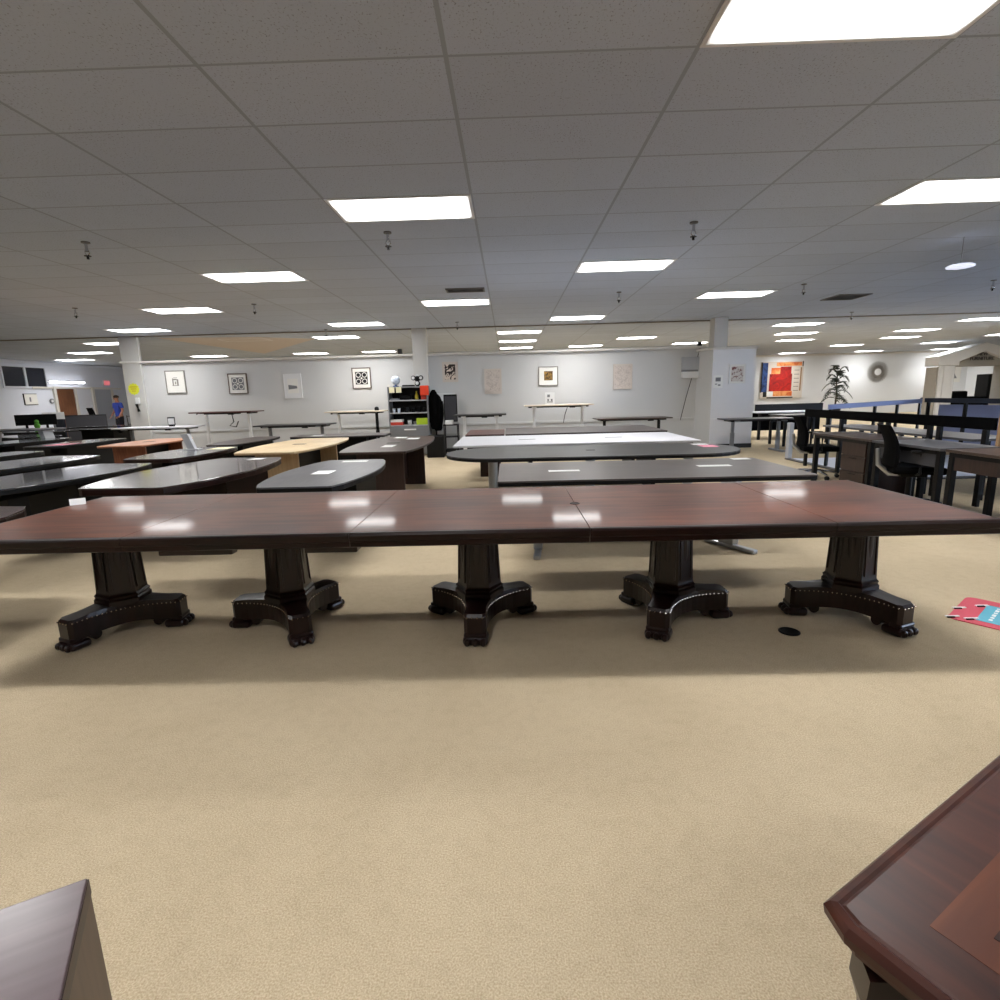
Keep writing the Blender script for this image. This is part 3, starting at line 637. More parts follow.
# paper sheets lying on tables
def sheet(x, y, z, w, d, rz, m, lab):
    tag(MB().b2(-w/2, w/2, -d/2, d/2, .0005, .002).build('paper_sheet', M[m], None, (x, y, z), R(rz)), lab, 'paper', 'paper sheets on the tables')
sheet(.46, 4.5, .74, .26, .08, 0, 'paper', 'white strip of paper on dark grey table, left one of two strips')
sheet(1.75, 4.6, .74, .28, .09, 0, 'paper', 'white strip of paper on dark grey table, right one of two strips')
sheet(2.15, 5.02, .74, .16, .1, 0, 'paper', 'white sheet at the far right corner of the dark grey table')
sheet(2.3, 6.25, .74, .18, .22, 0, 'pink', 'pink sheet at the right end of the charcoal racetrack table')
sheet(2.28, 6.48, .7405, .18, .12, 0, 'paper', 'white sheet touching the pink one on the charcoal racetrack table')
sheet(-1.66, 4.75, .74, .16, .22, 0, 'paper', 'white sheet in the middle of the grey boat-shaped table')
sheet(-1.6, 5.55, .74, .26, .1, 0, 'paper', 'white sheet at the far end of the grey boat-shaped table')
sheet(-1.62, 7.25, .74, .16, .3, 0, 'paper', 'white sheet on the near half of the walnut table')
sheet(-1.75, 8.75, .74, .2, .2, 0, 'paper', 'left white sheet at the far end of the walnut table')
sheet(-1.5, 8.5, .74, .18, .25, 0, 'paper', 'right white sheet at the far end of the walnut table')
sheet(-2.85, 6.02, .74, .16, .16, 0, 'paper', 'white sheet at the far end of the espresso brown table')
sheet(-4.05, 7.55, .74, .28, .3, 0, 'cpaper', 'cream sheet at the far end of the taupe table')
sheet(-3.45, 9.75, .74, .2, .25, 0, 'paper', 'white sheet on the dark crosswise table')
sheet(-7.62, 9.1, .74, .34, .4, 0, 'pink', 'pink sheet on the dark glossy table at left')

# ------------------------------------------------------------------ pictures on the partition
def picture(lab, x0, x1, z0, z1, frame, ground, y=WY, fw=.02, art=None, name='framed_print', marg=.09, dep=.03):
    t = thing(name, lab, 'picture', ((x0+x1)/2, y, z0)); w, h = (x1-x0)/2, z1-z0
    MB().b2(-w, w, -dep, -.001, 0, fw).b2(-w, w, -dep, -.001, h-fw, h).b2(-w, -w+fw, -dep, -.001, fw, h-fw).b2(w-fw, w, -dep, -.001, fw, h-fw).build('frame', M[frame], t)
    MB().b2(-w+fw, w-fw, -dep*.6, -.001, fw, h-fw).build('mat_board', M[ground], t)
    if art: art(t, w, h, -dep*.6)
    return t
def part_rects(t, y, m, rects, name='printed_marks', th=.003):
    b = MB()
    for x0, x1, z0, z1 in rects: b.b2(x0, x1, y-th, y, z0, z1)
    return b.build(name, M[m], t)
def art_motif(t, w, h, y):
    part_rects(t, y, 'silf', [(-.09, .07, h*.33, h*.36), (-.08, -.05, h*.36, h*.66), (.03, .07, h*.36, h*.62), (-.05, .03, h*.58, h*.64), (-.02, .01, h*.4, h*.52), (-.05, .05, h*.68, h*.7)])
def art_rosette(m):
    def f(t, w, h, y):
        s = .15; cz = h/2; b = MB(); b.b2(-s, s, y-.002, y, cz-s, cz+s); b.build('dark_square', M[m], t)
        c = MB()
        for ax in (-.5, .5):
            for az in (-.5, .5): c.cyl((ax*s, y-.003, cz+az*s), s*.42, .002, 16, rot=(R(90), 0, 0))
        c.cyl((0, y-.003, cz), s*.2, .002, 4, rot=(R(90), 0, 0)); c.build('pale_discs', M['mat_w'], t)
        for ax in (-.5, .5):
            for az in (-.5, .5): MB().cyl((ax*s, y-.005, cz+az*s), s*.31, .002, 12, rot=(R(90), 0, 0)).build('dark_dot', M[m], t)
    return f
def art_land(t, w, h, y):
    part_rects(t, y, 'mat_w', [(-.13, .13, .12, h-.12)], 'sky')
    MB().quad([(-.11, y-.0035, h*.36), (-.11, y-.0035, h*.55), (.10, y-.0035, h*.5), (.11, y-.0035, h*.4)]).build('dark_hill', M['greyink'], t)
def art_fill(m, mx=.07, mz=.07, name='print'):
    return lambda t, w, h, y: part_rects(t, y, m, [(-w+mx, w-mx, mz, h-mz)], name)
picture('pewter-framed print with small line motif, leftmost on the partition', -8.42, -7.93, 1.62, 2.17, 'silf', 'mat_w', art=art_motif)
picture('framed grey rosette print, second from the left', -6.87, -6.40, 1.57, 2.06, 'brownf', 'mat_w', art=art_rosette('greyink'))
picture('pale framed print of a grey sloping hill, third from left', -5.50, -5.06, 1.43, 2.02, 'white', 'white', art=art_land)
picture('framed black rosette print left of the bookshelf', -3.80, -3.34, 1.62, 2.12, 'brownf', 'mat_w', art=art_rosette('ink'))
picture('framed black abstract brushwork print right of the middle column', -1.58, -1.20, 1.72, 2.20, 'beigec', 'beigec', art=art_fill('abst', .06, .06))
picture('plain beige canvas with faint scribble, left of the two', -.56, -.14, 1.41, 2.01, 'beigec', 'beigec', art=art_fill('scrib', .04, .04))
picture('framed print with small dark gold square', .76, 1.24, 1.57, 2.03, 'silf', 'mat_w', art=lambda t, w, h, y: part_rects(t, y, 'gold', [(-.1, .11, .13, .35)], 'print'))
picture('plain beige canvas with faint scribble, right of the two', 2.58, 3.04, 1.44, 2.04, 'beigec', 'beigec', art=art_fill('scrib', .04, .04))
picture('white-framed red and brown print on the grey pier', 5.16, 5.55, 1.49, 1.95, 'white', 'mat_w', y=12.95, art=art_fill('redprint', .06, .06))
tag(MB().b2(-.11, .11, -.004, 0, 0, .29).build('notice', M['paper'], None, (4.92, 12.95, 1.41)), 'white paper notice on the left edge of the grey pier', 'notice')
MB().b2(-.06, .06, -.006, -.004, .15, .24).b2(-.07, -.02, -.006, -.004, .08, .1).b2(.0, .06, -.006, -.004, .05, .08).build('printed_marks', M['greyink'], bpy.data.objects['notice'])
t = thing('wall_box', 'white two-part box mounted on the wall left of the pier', 'wall box', (4.42, WY, 1.66))
MB().b2(-.2, .2, -.11, -.001, .2, .5, .01).build('upper_case', M['lgrey'], t); MB().b2(-.2, .2, -.11, -.001, 0, .155, .01).build('lower_case', M['white'], t); MB().b2(-.19, .19, -.09, -.001, .155, .2).build('grey_band', M['grey'], t)
tag(MB().b2(-.05, .05, -.05, .05, 0, .13, .01).build('speaker', M['black'], None, (-2.6, WY+.06, 2.41)), 'small black speaker on the wall ledge left of the middle column', 'speaker')
t = thing('wall_camera', 'small black camera on the wall ledge with a cable hanging down', 'camera', (4.66, WY+.04, 2.41))
MB().b2(-.04, .04, -.05, .05, 0, .1, .01).build('body', M['black'], t); MB().tube([(0, -.08, .03), (-.02, -.085, -.06), (-.12, -.075, -.5), (-.3, -.075, -1.2), (-.42, -.075, -1.75)], .008, 6).build('cable', M['dtrim'], t)
tag(MB().b2(-1.93, -1.905, WY-.16, WY-.135, .05, 2.99).build('wire_raceway', M['trim']), 'white vertical wire raceway on the middle column', 'raceway')
tag(MB().b2(-.03, .03, -.012, -.0005, 0, .12, .004).build('light_switch', M['trim'], None, (-2.92, WY, 1.58)), 'white switch plate on the wall left of the bookshelf', 'switch')

# ------------------------------------------------------------------ bookshelf with its clutter
BX, BYf = -2.33, 12.75
t = thing('bookshelf', 'grey and black metal bookshelf full of small goods', 'bookshelf', (BX, BYf, 0))
MB().b2(-.47, -.44, 0, .4, 0, 1.62, .003).build('side_panel', M['grey'], t); MB().b2(.44, .47, 0, .4, 0, 1.62, .003).build('side_panel', M['grey'], t)
MB().b2(-.44, .44, .385, .4, .02, 1.6).build('back_panel', M['black'], t)
SHZ = [.74, 1.03, 1.32]
for z in SHZ + [.4]: MB().b2(-.44, .44, .01, .385, z-.025, z, .002).build('shelf', M['lgrey'], t)
MB().b2(-.47, .47, -.005, .4, 1.6, 1.63, .003).build('top_panel', M['grey'], t)
dr = MB().b2(-.44, .44, -.005, .015, .42, .71, .003).build('drawer', M['grey'], t); MB().b2(-.12, .16, -.02, -.005, .62, .65, .004).build('pull', M['white'], dr)
dr = MB().b2(-.44, .44, -.005, .015, .05, .37, .003).build('drawer', M['grey'], t); MB().b2(-.12, .16, -.02, -.005, .28, .31, .004).build('pull', M['white'], dr)
def item(name, build, m, x, y, z, lab, cat, smooth=False):
    return tag(build.build(name, M[m], None, (BX+x, BYf+y, z), smooth=smooth), lab, cat)
g = thing('plastic_globe', 'pale blue translucent globe on top of the bookshelf', 'globe', (BX-.3, BYf+.2, 1.63))
MB().lathe([(.07, 0), (.07, .015), (.03, .03), (.02, .06)], 16).build('base', M['blue'], g); MB().sph((0, 0, .15), .105, u=18, v=12).build('ball', M['glassball'], g, smooth=True)
item('router_box', MB().b2(-.14, .14, -.08, .08, 0, .035, .01), 'black', .0, .2, 1.63, 'flat black box on top of the bookshelf', 'box')
g = thing('plush_toy', 'black and white round-eared plush toy on the bookshelf top', 'toy', (BX+.22, BYf+.17, 1.63))
MB().sph((0, 0, .06), .065, (1, .8, 1.0)).build('body', M['black'], g, smooth=True); MB().sph((0, -.01, .17), .07, (1.05, .9, .9)).build('head', M['black'], g, smooth=True)
for sx in (-1, 1): er = MB().sph((sx*.09, -.02, .19), .056, (1, .6, 1)).build('ear', M['black'], g, smooth=True); MB().sph((sx*.09, -.045, .19), .036, (1, .6, 1)).build('ear_patch', M['white'], er, smooth=True)
MB().sph((0, -.06, .07), .04, (1, .5, 1)).build('belly', M['white'], g, smooth=True); MB().sph((0, 0, .25), .03, (1.4, .8, .7)).build('tuft', M['white'], g, smooth=True)
for x, lab in ((-.36, 'left pale yellow note stuck to the bookshelf top edge'), (-.2, 'right pale yellow note stuck to the bookshelf top edge')):
    item('sticky_note', MB().b2(-.062, .062, -.002, .001, -.13, .0), 'cpaper', x, -.008, 1.62, lab, 'note')
item('price_card', MB().b2(-.1, .1, -.003, .001, -.2, .02), 'redo', .4, -.012, 1.62, 'bright red orange card hung on the bookshelf top right', 'card')
item('bottle', MB().lathe([(.035, 0), (.04, .02), (.038, .1), (.015, .16), (.014, .2)], 14), 'amber', .19, .12, 1.32, 'yellow bottle on the upper shelf', 'bottle', True)
item('carton', MB().b2(-.06, .06, -.05, .05, 0, .16, .003), 'rust', .36, .12, 1.32, 'red carton on the upper shelf under the card', 'box')
item('folded_cloth', MB().b2(-.1, .1, -.1, .1, 0, .045, .015), 'grey', -.32, .14, 1.32, 'grey folded bundle on the upper shelf left', 'cloth')
item('camera_case', MB().b2(-.14, .14, -.08, .08, 0, .12, .03), 'black', -.08, .2, 1.32, 'black case on the upper shelf', 'case')
for x, lab in ((-.36, 'left small glass on middle shelf'), (-.24, 'right small glass on middle shelf')):
    item('tumbler', MB().lathe([(.03, 0), (.04, .1), (.036, .1), (.028, .01), (.002, .01)], 14), 'glassball', x, .1, 1.03, lab, 'glass', True)
for i, (x, w_, h_) in enumerate(((-.08, .07, .11), (.08, .06, .09), (.22, .07, .13), (.34, .06, .1))):
    item('black_canister', MB().cyl((0, 0, h_/2), w_*.8, h_, 14, bev=.006), 'blackm', x, .2, 1.03, 'dark canister on middle shelf, %s from left' % ORD[i], 'canister')
item('box_stack', MB().b2(-.15, .15, -.1, .1, 0, .07, .003), 'rust', -.31, .12, .74, 'red box at the left of the lower shelf', 'box')
item('white_box', MB().b2(-.15, .15, -.1, .1, 0, .06, .003), 'white', -.31, .12, .81, 'white box resting on the red box, lower shelf', 'box')
item('mug', MB().lathe([(.045, 0), (.05, .01), (.05, .11), (.044, .11), (.042, .015), (.002, .015)], 16), 'lgrey', .0, .1, .74, 'grey mug in the middle of the lower shelf', 'mug', True)
item('cardholder', MB().b2(-.05, .05, -.04, .04, 0, .08, .004), 'silver', .14, .12, .74, 'small silver holder beside the mug', 'holder')
item('lime_carton', MB().b2(-.13, .13, -.09, .09, 0, .15, .008), 'lime', .3, .11, .74, 'bright lime green carton on the lower shelf', 'box')

# dark jackets, whiteboard and stand right of the bookshelf
t = thing('coat_rack', 'black coat rack hung with dark jackets beside the bookshelf', 'coat rack', (-1.72, 12.95, 0))
MB().cyl((0, 0, .78), .018, 1.52, 10).cyl((0, 0, .02), .18, .04, 18, bev=.01).build('pole', M['black'], t)
for k, (dx, dy, sc) in enumerate(((-.03, -.03, 1), (.04, .05, .93))):
    jk = MB().lathe([(.09, .60), (.12, .66), (.115, .9), (.12, 1.2), (.13, 1.36), (.09, 1.46), (.035, 1.52)], 14); bmesh.ops.scale(jk.bm, vec=(.85, 1.0, sc), verts=jk.bm.verts); bmesh.ops.translate(jk.bm, vec=(dx, dy, .02), verts=jk.bm.verts)
    for sd in (-1, 1): jk.tube([(dx+sd*.09, dy, 1.36*sc), (dx+sd*.11, dy-.05, 1.05*sc), (dx+sd*.08, dy-.06, .78*sc)], [.05, .045, .035], 8)
    jk.build('jacket', M['mesh'], t, smooth=True)
t = thing('whiteboard', 'white framed board leaning upright behind black screen', 'board', (-1.52, 13.4, .47))
MB().b2(-.2, .2, -.02, 0, .28, .95, .004).b2(-.2, .2, -.02, 0, .0, .28, .004).build('panel', M['white'], t); MB().b2(-.24, -.2, -.03, 0, 0, .98, .004).b2(.2, .24, -.03, 0, 0, .98, .004).b2(-.24, .24, -.03, 0, .95, .99, .004).build('frame', M['white'], t)
for sx in (-1, 1): MB().b2(sx*.22-.012, sx*.22+.012, -.025, 0, -.47, 0).build('leg', M['lgrey'], t)
t = thing('utility_cart', 'black cart with dark screen standing before the white board', 'cart', (-1.36, 12.95, 0))
for sx in (-1, 1):
    for sy in (-1, 1): MB().tube([(sx*.16, sy*.14, .0), (sx*.16, sy*.14, .72)], .012, 8).build('leg', M['black'], t)
for z in (.12, .42, .7): MB().b2(-.18, .18, -.16, .16, z, z+.025, .004).build('shelf', M['blackm'], t)
MB().b2(-.14, .14, -.02, .02, .80, 1.38, .01).build('screen', M['darkgrey'], t); MB().b2(-.16, .16, -.012, .028, .78, 1.42, .012).build('screen_frame', M['black'], t)
MB().b2(-.05, .05, -.04, .04, .72, .8).build('screen_foot', M['black'], t)
tag(MB().b2(-.1, .08, -.1, .06, 0, .10, .008).build('parts_bin', M['white'], None, (-1.38, 12.86, .725)), 'small white bin on the top shelf of the black cart', 'bin')
tag(MB().b2(-.2, .2, -.18, .2, 0, .5, .02).build('waste_bin', M['black'], None, (-1.68, 12.5, 0)), 'tall black bin on the floor before the jackets', 'bin')

# ------------------------------------------------------------------ far left
t = thing('burst_sign', 'yellow starburst sign hung on the left column', 'sign', (-9.2, 13.42, 1.6))
P = []
for i in range(24): r_ = .15 if i % 2 == 0 else .125; P.append((r_*math.cos(2*PI*i/24), r_*math.sin(2*PI*i/24)))
MB().prism(P, 0, .004, rot=(R(90), 0, 0), loc=(0, -.001, .15)).build('card', M['yellow'], t)
for i in range(3):
    part_rects(t, -.0052, 'amber', [(-.09+.02*i, .09-.02*i, .19-.05*i, .215-.05*i)], 'lettering', .002)
t = thing('wall_phone', 'black and white wall phone under the yellow sign', 'phone', (-9.13, 13.42, 1.18))
MB().b2(-.05, .05, -.05, -.001, .2, .36, .01).build('cradle', M['white'], t); MB().tube([(-.02, -.06, .2), (.01, -.07, .1), (.02, -.06, .02)], [.03, .018, .035], 8).build('handset', M['black'], t)
t = thing('exit_sign', 'red EXIT sign above the grey door', 'exit sign', (XL, 23.1, 2.2), R(90))
MB().b2(-.17, .17, -.05, -.001, 0, .2, .006).build('housing', M['white'], t); MB().b2(-.155, .155, -.054, -.0505, .015, .185).build('face', M['exitred'], t)
def text(body, size, m, parent, loc, rot, name='lettering', depth=.002):
    cu = bpy.data.curves.new(name, 'FONT'); cu.body = body; cu.size = size; cu.extrude = depth; cu.align_x = 'CENTER'; cu.align_y = 'CENTER'
    o = bpy.data.objects.new(name, cu); COL.objects.link(o); dg = bpy.context.evaluated_depsgraph_get()
    me = bpy.data.meshes.new_from_object(o.evaluated_get(dg)); bpy.data.objects.remove(o)
    me.materials.clear(); me.materials.append(m); o = bpy.data.objects.new(name, me); COL.objects.link(o); o.parent = parent; o.location = loc; o.rotation_euler = rot; return o
text('EXIT', .15, M['paper'], t, (0, -.056, .1), (R(90), 0, 0))
t = thing('strip_light', 'bright white strip light on the wall above the brown door', 'light', (XL, 20.95, 2.2))
MB().b2(0, .06, -.8, .9, .03, .12, .01).build('housing', M['white'], t); MB().b2(.06, .09, -.78, .88, .045, .105, .01).build('tube', M['tube'], t)
picture_l = thing('framed_print', 'small dark-edged print on the blue-grey left wall', 'picture', (XL, 19.28, 1.45), R(90))
MB().b2(-.27, .27, -.03, -.001, 0, .4).build('frame', M['gloss_b'], picture_l); MB().b2(-.25, .27, -.033, -.0305, .02, .38).build('print', M['mat_w'], picture_l)
MB().b2(-.06, .0, -.036, -.0335, .12, .27).build('printed_marks', M['greyink'], picture_l)
t = thing('thermostat', 'small grey round thermostat left of the brown door', 'thermostat', (XL, 20.18, 1.5), R(90))
MB().cyl((0, -.0175, .08), .09, .035, 20, rot=(R(90), 0, 0)).build('body', M['grey'], t); MB().cyl((0, -.04, .08), .05, .01, 20, rot=(R(90), 0, 0)).build('dial', M['white'], t)

def panel_screen(lab, x, y, w, h, rz, m='darkgrey', z=0):
    t = thing('cubicle_panel', lab, 'partition panel', (x, y, z), R(rz))
    MB().b2(-w/2, w/2, -.03, .03, .05, h, .008).build('panel', M[m], t); MB().b2(-w/2, w/2, -.035, .035, h, h+.03, .006).build('cap', M['black'], t)
    for sx in (-1, 1): MB().b2(sx*(w/2-.05)-.03, sx*(w/2-.05)+.03, -.12, .12, 0, .05, .006).build('foot', M['black'], t)
panel_screen('dark grey fabric partition panel in front of the brown door', -14.1, 18.0, 1.15, 1.05, 20)
panel_screen('black partition panel end left of the dark grey panel', -14.95, 17.9, .55, 1.06, -20, 'navy')
t = thing('task_chair', 'black chair back rising behind the dark grey panel', 'chair', (-14.6, 19.3, 0), R(60))
def chair_parts(t, arm=True, back=.62, hr=False):
    for k in range(5):
        a = 2*PI*k/5
        lg = MB().tube([(0, 0, .11), (.2*math.cos(a), .2*math.sin(a), .1), (.32*math.cos(a), .32*math.sin(a), .075)], [.025, .022, .016], 8).build('base_arm', M['chrome'], t)
        MB().cyl((.32*math.cos(a), .32*math.sin(a), .032), .03, .045, 12, rot=(R(90), 0, a)).build('caster', M['black'], lg)
    MB().cyl((0, 0, .25), .028, .3, 14).build('gas_lift', M['blackm'], t)
    MB().b2(-.12, .12, -.14, .14, .38, .42, .01).build('mechanism', M['black'], t)
    MB().box((.02, 0, .46), (.5, .5, .08), .035, seg=3).build('seat', M['mesh'], t)
    bk = MB(); bm = bk.bm; n = 8; rows_ = []
    for i in range(n+1):
        v = i/n; z = .5+v*back; x = -.22-.09*v+.05*math.sin(PI*v); hw = .235-.035*v
        rows_.append([(x-.02*(1-(q/3)**2)*0+.03*(q/3)**2, hw*q/3, z) for q in range(-3, 4)])
    F = [[bm.verts.new(p) for p in r] for r in rows_]; G = [[bm.verts.new((p[0]-.035, p[1], p[2])) for p in r] for r in rows_]
    for i in range(n):
        for q in range(6):
            bm.faces.new((F[i][q], F[i][q+1], F[i+1][q+1], F[i+1][q])); bm.faces.new((G[i][q+1], G[i][q], G[i+1][q], G[i+1][q+1]))
    for q in range(6): bm.faces.new((F[0][q+1], F[0][q], G[0][q], G[0][q+1])); bm.faces.new((F[n][q], F[n][q+1], G[n][q+1], G[n][q]))
    for i in range(n): bm.faces.new((F[i][0], F[i+1][0], G[i+1][0], G[i][0])); bm.faces.new((F[i+1][6], F[i][6], G[i][6], G[i+1][6]))
    bmesh.ops.recalc_face_normals(bm, faces=bm.faces); bk.build('backrest', M['mesh'], t, smooth=False)
    MB().tube([(-.02, 0, .40), (-.2, 0, .40), (-.31, 0, .5), (-.33, 0, .68)], [.03, .03, .025, .02], 8).build('back_support', M['silver'], t)
    if arm:
        for sy in (-1, 1):
            ar = MB().tube([(.0, sy*.2, .42), (.0, sy*.29, .44), (.0, sy*.29, .66)], .018, 8).build('armrest', M['black'], t); MB().box((.03, sy*.29, .675), (.26, .08, .03), .012).build('arm_pad', M['black'], ar)
chair_parts(t, False, .8)
for x, y, w_, lab in ((-14.45, 16.1, .5, 'left dark monitor on a far left table'), (-13.95, 16.25, .5, 'right dark monitor on a far left table')):
    t = thing('monitor', lab, 'monitor', (x, y, .74), R(30)); MB().b2(-w_/2, w_/2, -.02, .02, .1, .42, .008).build('screen', M['blackm'], t); MB().b2(-.03, .03, .0, .03, .01, .2).build('neck', M['black'], t); MB().b2(-.11, .11, -.08, .08, 0, .012, .003).build('stand', M['black'], t)
boat_table('black table under the dark monitors at far left', -14.3, 16.2, 2.0, .9, 1.0, 80, 'darklam', 'black', 'black', .04, 'box', slot=False)
g = thing('plush_frog', 'small bright green plush beside the dark monitors', 'toy', (-14.0, 15.95, .74)); MB().sph((0, 0, .09), .09, (.9, .8, 1)).build('body', M['green'], g, smooth=True); MB().sph((0, 0, .21), .06).build('head', M['green'], g, smooth=True)
tag(MB().b2(-.28, .28, -.01, .01, 0, .22).build('whiteboard_sign', M['paper'], None, (-14.35, 17.0, .98), R(30)), 'white paper placard above the green plush', 'sign')
MB().b2(-.02, .02, -.01, .01, -.98, 0).build('post', M['grey'], bpy.data.objects['whiteboard_sign'])
# slanted grey leg desks
def slab_desk(lab, x0, x1, y, z, top):
    t = thing('slab_leg_desk', lab, 'desk', ((x0+x1)/2, y, 0)); w = (x1-x0)/2
    MB().b2(-w, w, -.4, .4, z-.03, z, .004).build('desktop', M[top], t)
    for sx in (-1, 1): MB().prof([(sx*(w-.14)-.05, z-.031), (sx*(w-.14)+.05, z-.031), (sx*(w+.08)+.05, 0), (sx*(w+.08)-.05, 0)], -.12, .12, 'Y').build('slanted_leg', M['lgrey'], t)
slab_desk('grey-topped desk with slanted grey slab legs at the far left edge', -10.9, -9.55, 11.2, .93, 'greylam')
t = thing('metal_stand', 'slanted light grey metal stand on the taupe table', 'stand', (-4.5, 7.45, .74))
MB().prof([(-.04, .22), (.06, .22), (.14, .012), (.04, .012)], -.03, .03, 'Y').build('blade', M['lgrey'], t); MB().b2(-.02, .2, -.06, .06, 0, .012, .003).build('foot_plate', M['lgrey'], t)
t = thing('shopping_cart', 'small dark wire cart beside the person in blue', 'cart', (-15.1, 21.9, 0))
for sx in (-1, 1):
    for sy in (-1, 1): MB().tube([(sx*.2, sy*.2, 0), (sx*.22, sy*.22, .95)], .014, 6).build('post', M['blackm'], t)
for z in (.3, .6, .92): MB().tube([(-.22, -.22, z), (.22, -.22, z), (.22, .22, z), (-.22, .22, z), (-.22, -.22, z)], .012, 6).build('rail', M['blackm'], t)

# the person in a blue shirt
def skin_mesh(name, joints, edges, m, parent, sub=2):
    me = bpy.data.meshes.new(name); me.from_pydata([j[0] for j in joints], edges, []); o = bpy.data.objects.new(name, me); COL.objects.link(o)
    md = o.modifiers.new('s', 'SKIN'); sv = me.skin_vertices[0].data
    for i, j in enumerate(joints): sv[i].radius = (j[1], j[2] if len(j) > 2 else j[1])
    sv[0].use_root = True
    sb = o.modifiers.new('u', 'SUBSURF'); sb.levels = sb.render_levels = sub
    dg = bpy.context.evaluated_depsgraph_get(); dg.update(); me2 = bpy.data.meshes.new_from_object(o.evaluated_get(dg)); bpy.data.objects.remove(o)
    for p in me2.polygons: p.use_smooth = True
    me2.materials.clear(); me2.materials.append(m); o = bpy.data.objects.new(name, me2); COL.objects.link(o)
    if parent: o.parent = parent
    return o
t = thing('person', 'person in blue polo shirt standing by the grey door, looking down', 'person', (-15.85, 22.0, 0), R(-20))
J = [((0, 0, .95), .13, .10), ((0, 0, 1.15), .125, .1), ((0, 0, 1.36), .15, .1), ((0, 0, 1.47), .06, .06), ((0, -.01, 1.55), .055, .06), ((0, -.03, 1.64), .075, .095), ((0, -.035, 1.72), .055, .07),
     ((.18, 0, 1.41), .06), ((.24, .01, 1.15), .045), ((.22, -.12, .95), .036), ((.21, -.17, .88), .03), ((-.18, 0, 1.41), .06), ((-.25, .02, 1.15), .045), ((-.2, -.14, .98), .036), ((-.17, -.2, .93), .03),
     ((.09, 0, .88), .1), ((.1, -.02, .5), .065), ((.1, .02, .09), .045), ((.1, -.12, .04), .04), ((-.09, 0, .88), .1), ((-.1, -.02, .5), .065), ((-.11, .02, .09), .045), ((-.11, -.12, .04), .04)]
E_ = [(0, 1), (1, 2), (2, 3), (3, 4), (4, 5), (5, 6), (2, 7), (7, 8), (8, 9), (9, 10), (2, 11), (11, 12), (12, 13), (13, 14), (0, 15), (15, 16), (16, 17), (17, 18), (0, 19), (19, 20), (20, 21), (21, 22)]
body = skin_mesh('body', J, E_, M['skin'], t)
MB().sph((0, -.122, 1.635), .018, (.8, 1, 1.3), 8, 6).build('nose', M['skin'], t, smooth=True)
for sx in (-1, 1):
    MB().sph((sx*.032, -.108, 1.66), .010, u=8, v=6).build('eye', M['hair'], t, smooth=True); MB().sph((sx*.082, -.02, 1.64), .025, (.4, .8, 1.2), 8, 6).build('ear', M['skin'], t, smooth=True)
    for f in range(4): MB().tube([(sx*.19+(f-1.5)*.016, -.19, .9), (sx*.19+(f-1.5)*.018, -.235, .875-.004*abs(f-1.5)), (sx*.19+(f-1.5)*.018, -.25, .845)], .009, 6).build('finger', M['skin'], t)
    MB().tube([(sx*.155, -.18, .905), (sx*.135, -.215, .885)], .01, 6).build('thumb', M['skin'], t)
MB().box((0, -.118, 1.598), (.045, .012, .008), .003).build('mouth', M['crimson'], t)
MB().sph((0, -.012, 1.70), .098, (.92, 1.1, .72), 14, 10).build('hair', M['hair'], t, smooth=True)
skin_mesh('polo_shirt', [((0, 0, .87), .15, .125), ((0, 0, .97), .155, .125), ((0, 0, 1.15), .145, .12), ((0, 0, 1.36), .17, .12), ((0, 0, 1.455), .085, .085), ((.185, 0, 1.41), .08), ((.23, .01, 1.22), .068), ((-.185, 0, 1.41), .08), ((-.24, .015, 1.22), .068)], [(0, 1), (1, 2), (2, 3), (3, 4), (3, 5), (5, 6), (3, 7), (7, 8)], M['shirt'], t)
skin_mesh('trousers', [((0, 0, .9), .145, .12), ((0, 0, 1.03), .14, .115), ((.09, 0, .83), .115), ((.1, -.02, .5), .085), ((.1, .02, .02), .08), ((-.09, 0, .83), .115), ((-.1, -.02, .5), .085), ((-.11, .02, .02), .08)], [(0, 1), (0, 2), (2, 3), (3, 4), (0, 5), (5, 6), (6, 7)], M['trous'], t)
for x in (.1, -.11): MB().sph((x, -.06, .035), .05, (.95, 2.4, .7)).build('shoe', M['shoe'], t, smooth=True)

# ------------------------------------------------------------------ far right: wall art, plant, mirror
t = thing('abstract_painting', 'large red, blue and orange abstract painting on the far right wall', 'picture', (13.8, YB, .86))
MB().b2(-1.05, 1.05, -.06, -.001, 0, 1.8).build('canvas', M['beigec'], t)
y = -.06
part_rects(t, y, 'red', [(-.62, .5, .35, 1.2), (-.1, .45, 1.2, 1.55)], 'red_field'); part_rects(t, y, 'blue', [(-.98, -.72, .32, 1.75)], 'blue_band'); part_rects(t, y, 'orange', [(-.55, -.101, 1.201, 1.5)], 'orange_field'); part_rects(t, y, 'orange', [(-.3, .95, 1.58, 1.76)], 'orange_band'); part_rects(t, y, 'orange', [(-.399, .55, .1, .349)], 'orange_band')
[part_rects(t, y, 'ink', [q], 'black_stroke') for q in ((-1.05, -.981, .3, 1.78), (-.9, -.72, .07, .319), (.98, 1.03, 1.55, 1.8), (-.7, .6, 0, .06))]; part_rects(t, y, 'paper', [(-.7, -.4, .08, .32)], 'white_patch'); part_rects(t, y, 'tan', [(.9, .97, .35, 1.5)], 'tan_band')
for i in range(6): part_rects(t, y, 'twig', [(.6, .85, .35+.2*i, .38+.2*i)], 'pencil_lines')
t = thing('sunburst_mirror', 'round sunburst mirror with grey rays on the far right wall', 'mirror', (18.55, YB, 2.03))
for k in range(60):
    a = 2*PI*k/60; L = .54 if k % 2 else .48
    MB().tube([(.15*math.cos(a), -.03, .15*math.sin(a)), (L*math.cos(a), -.03, L*math.sin(a))], [.016, .009], 5).build('ray', M['twig'], t)
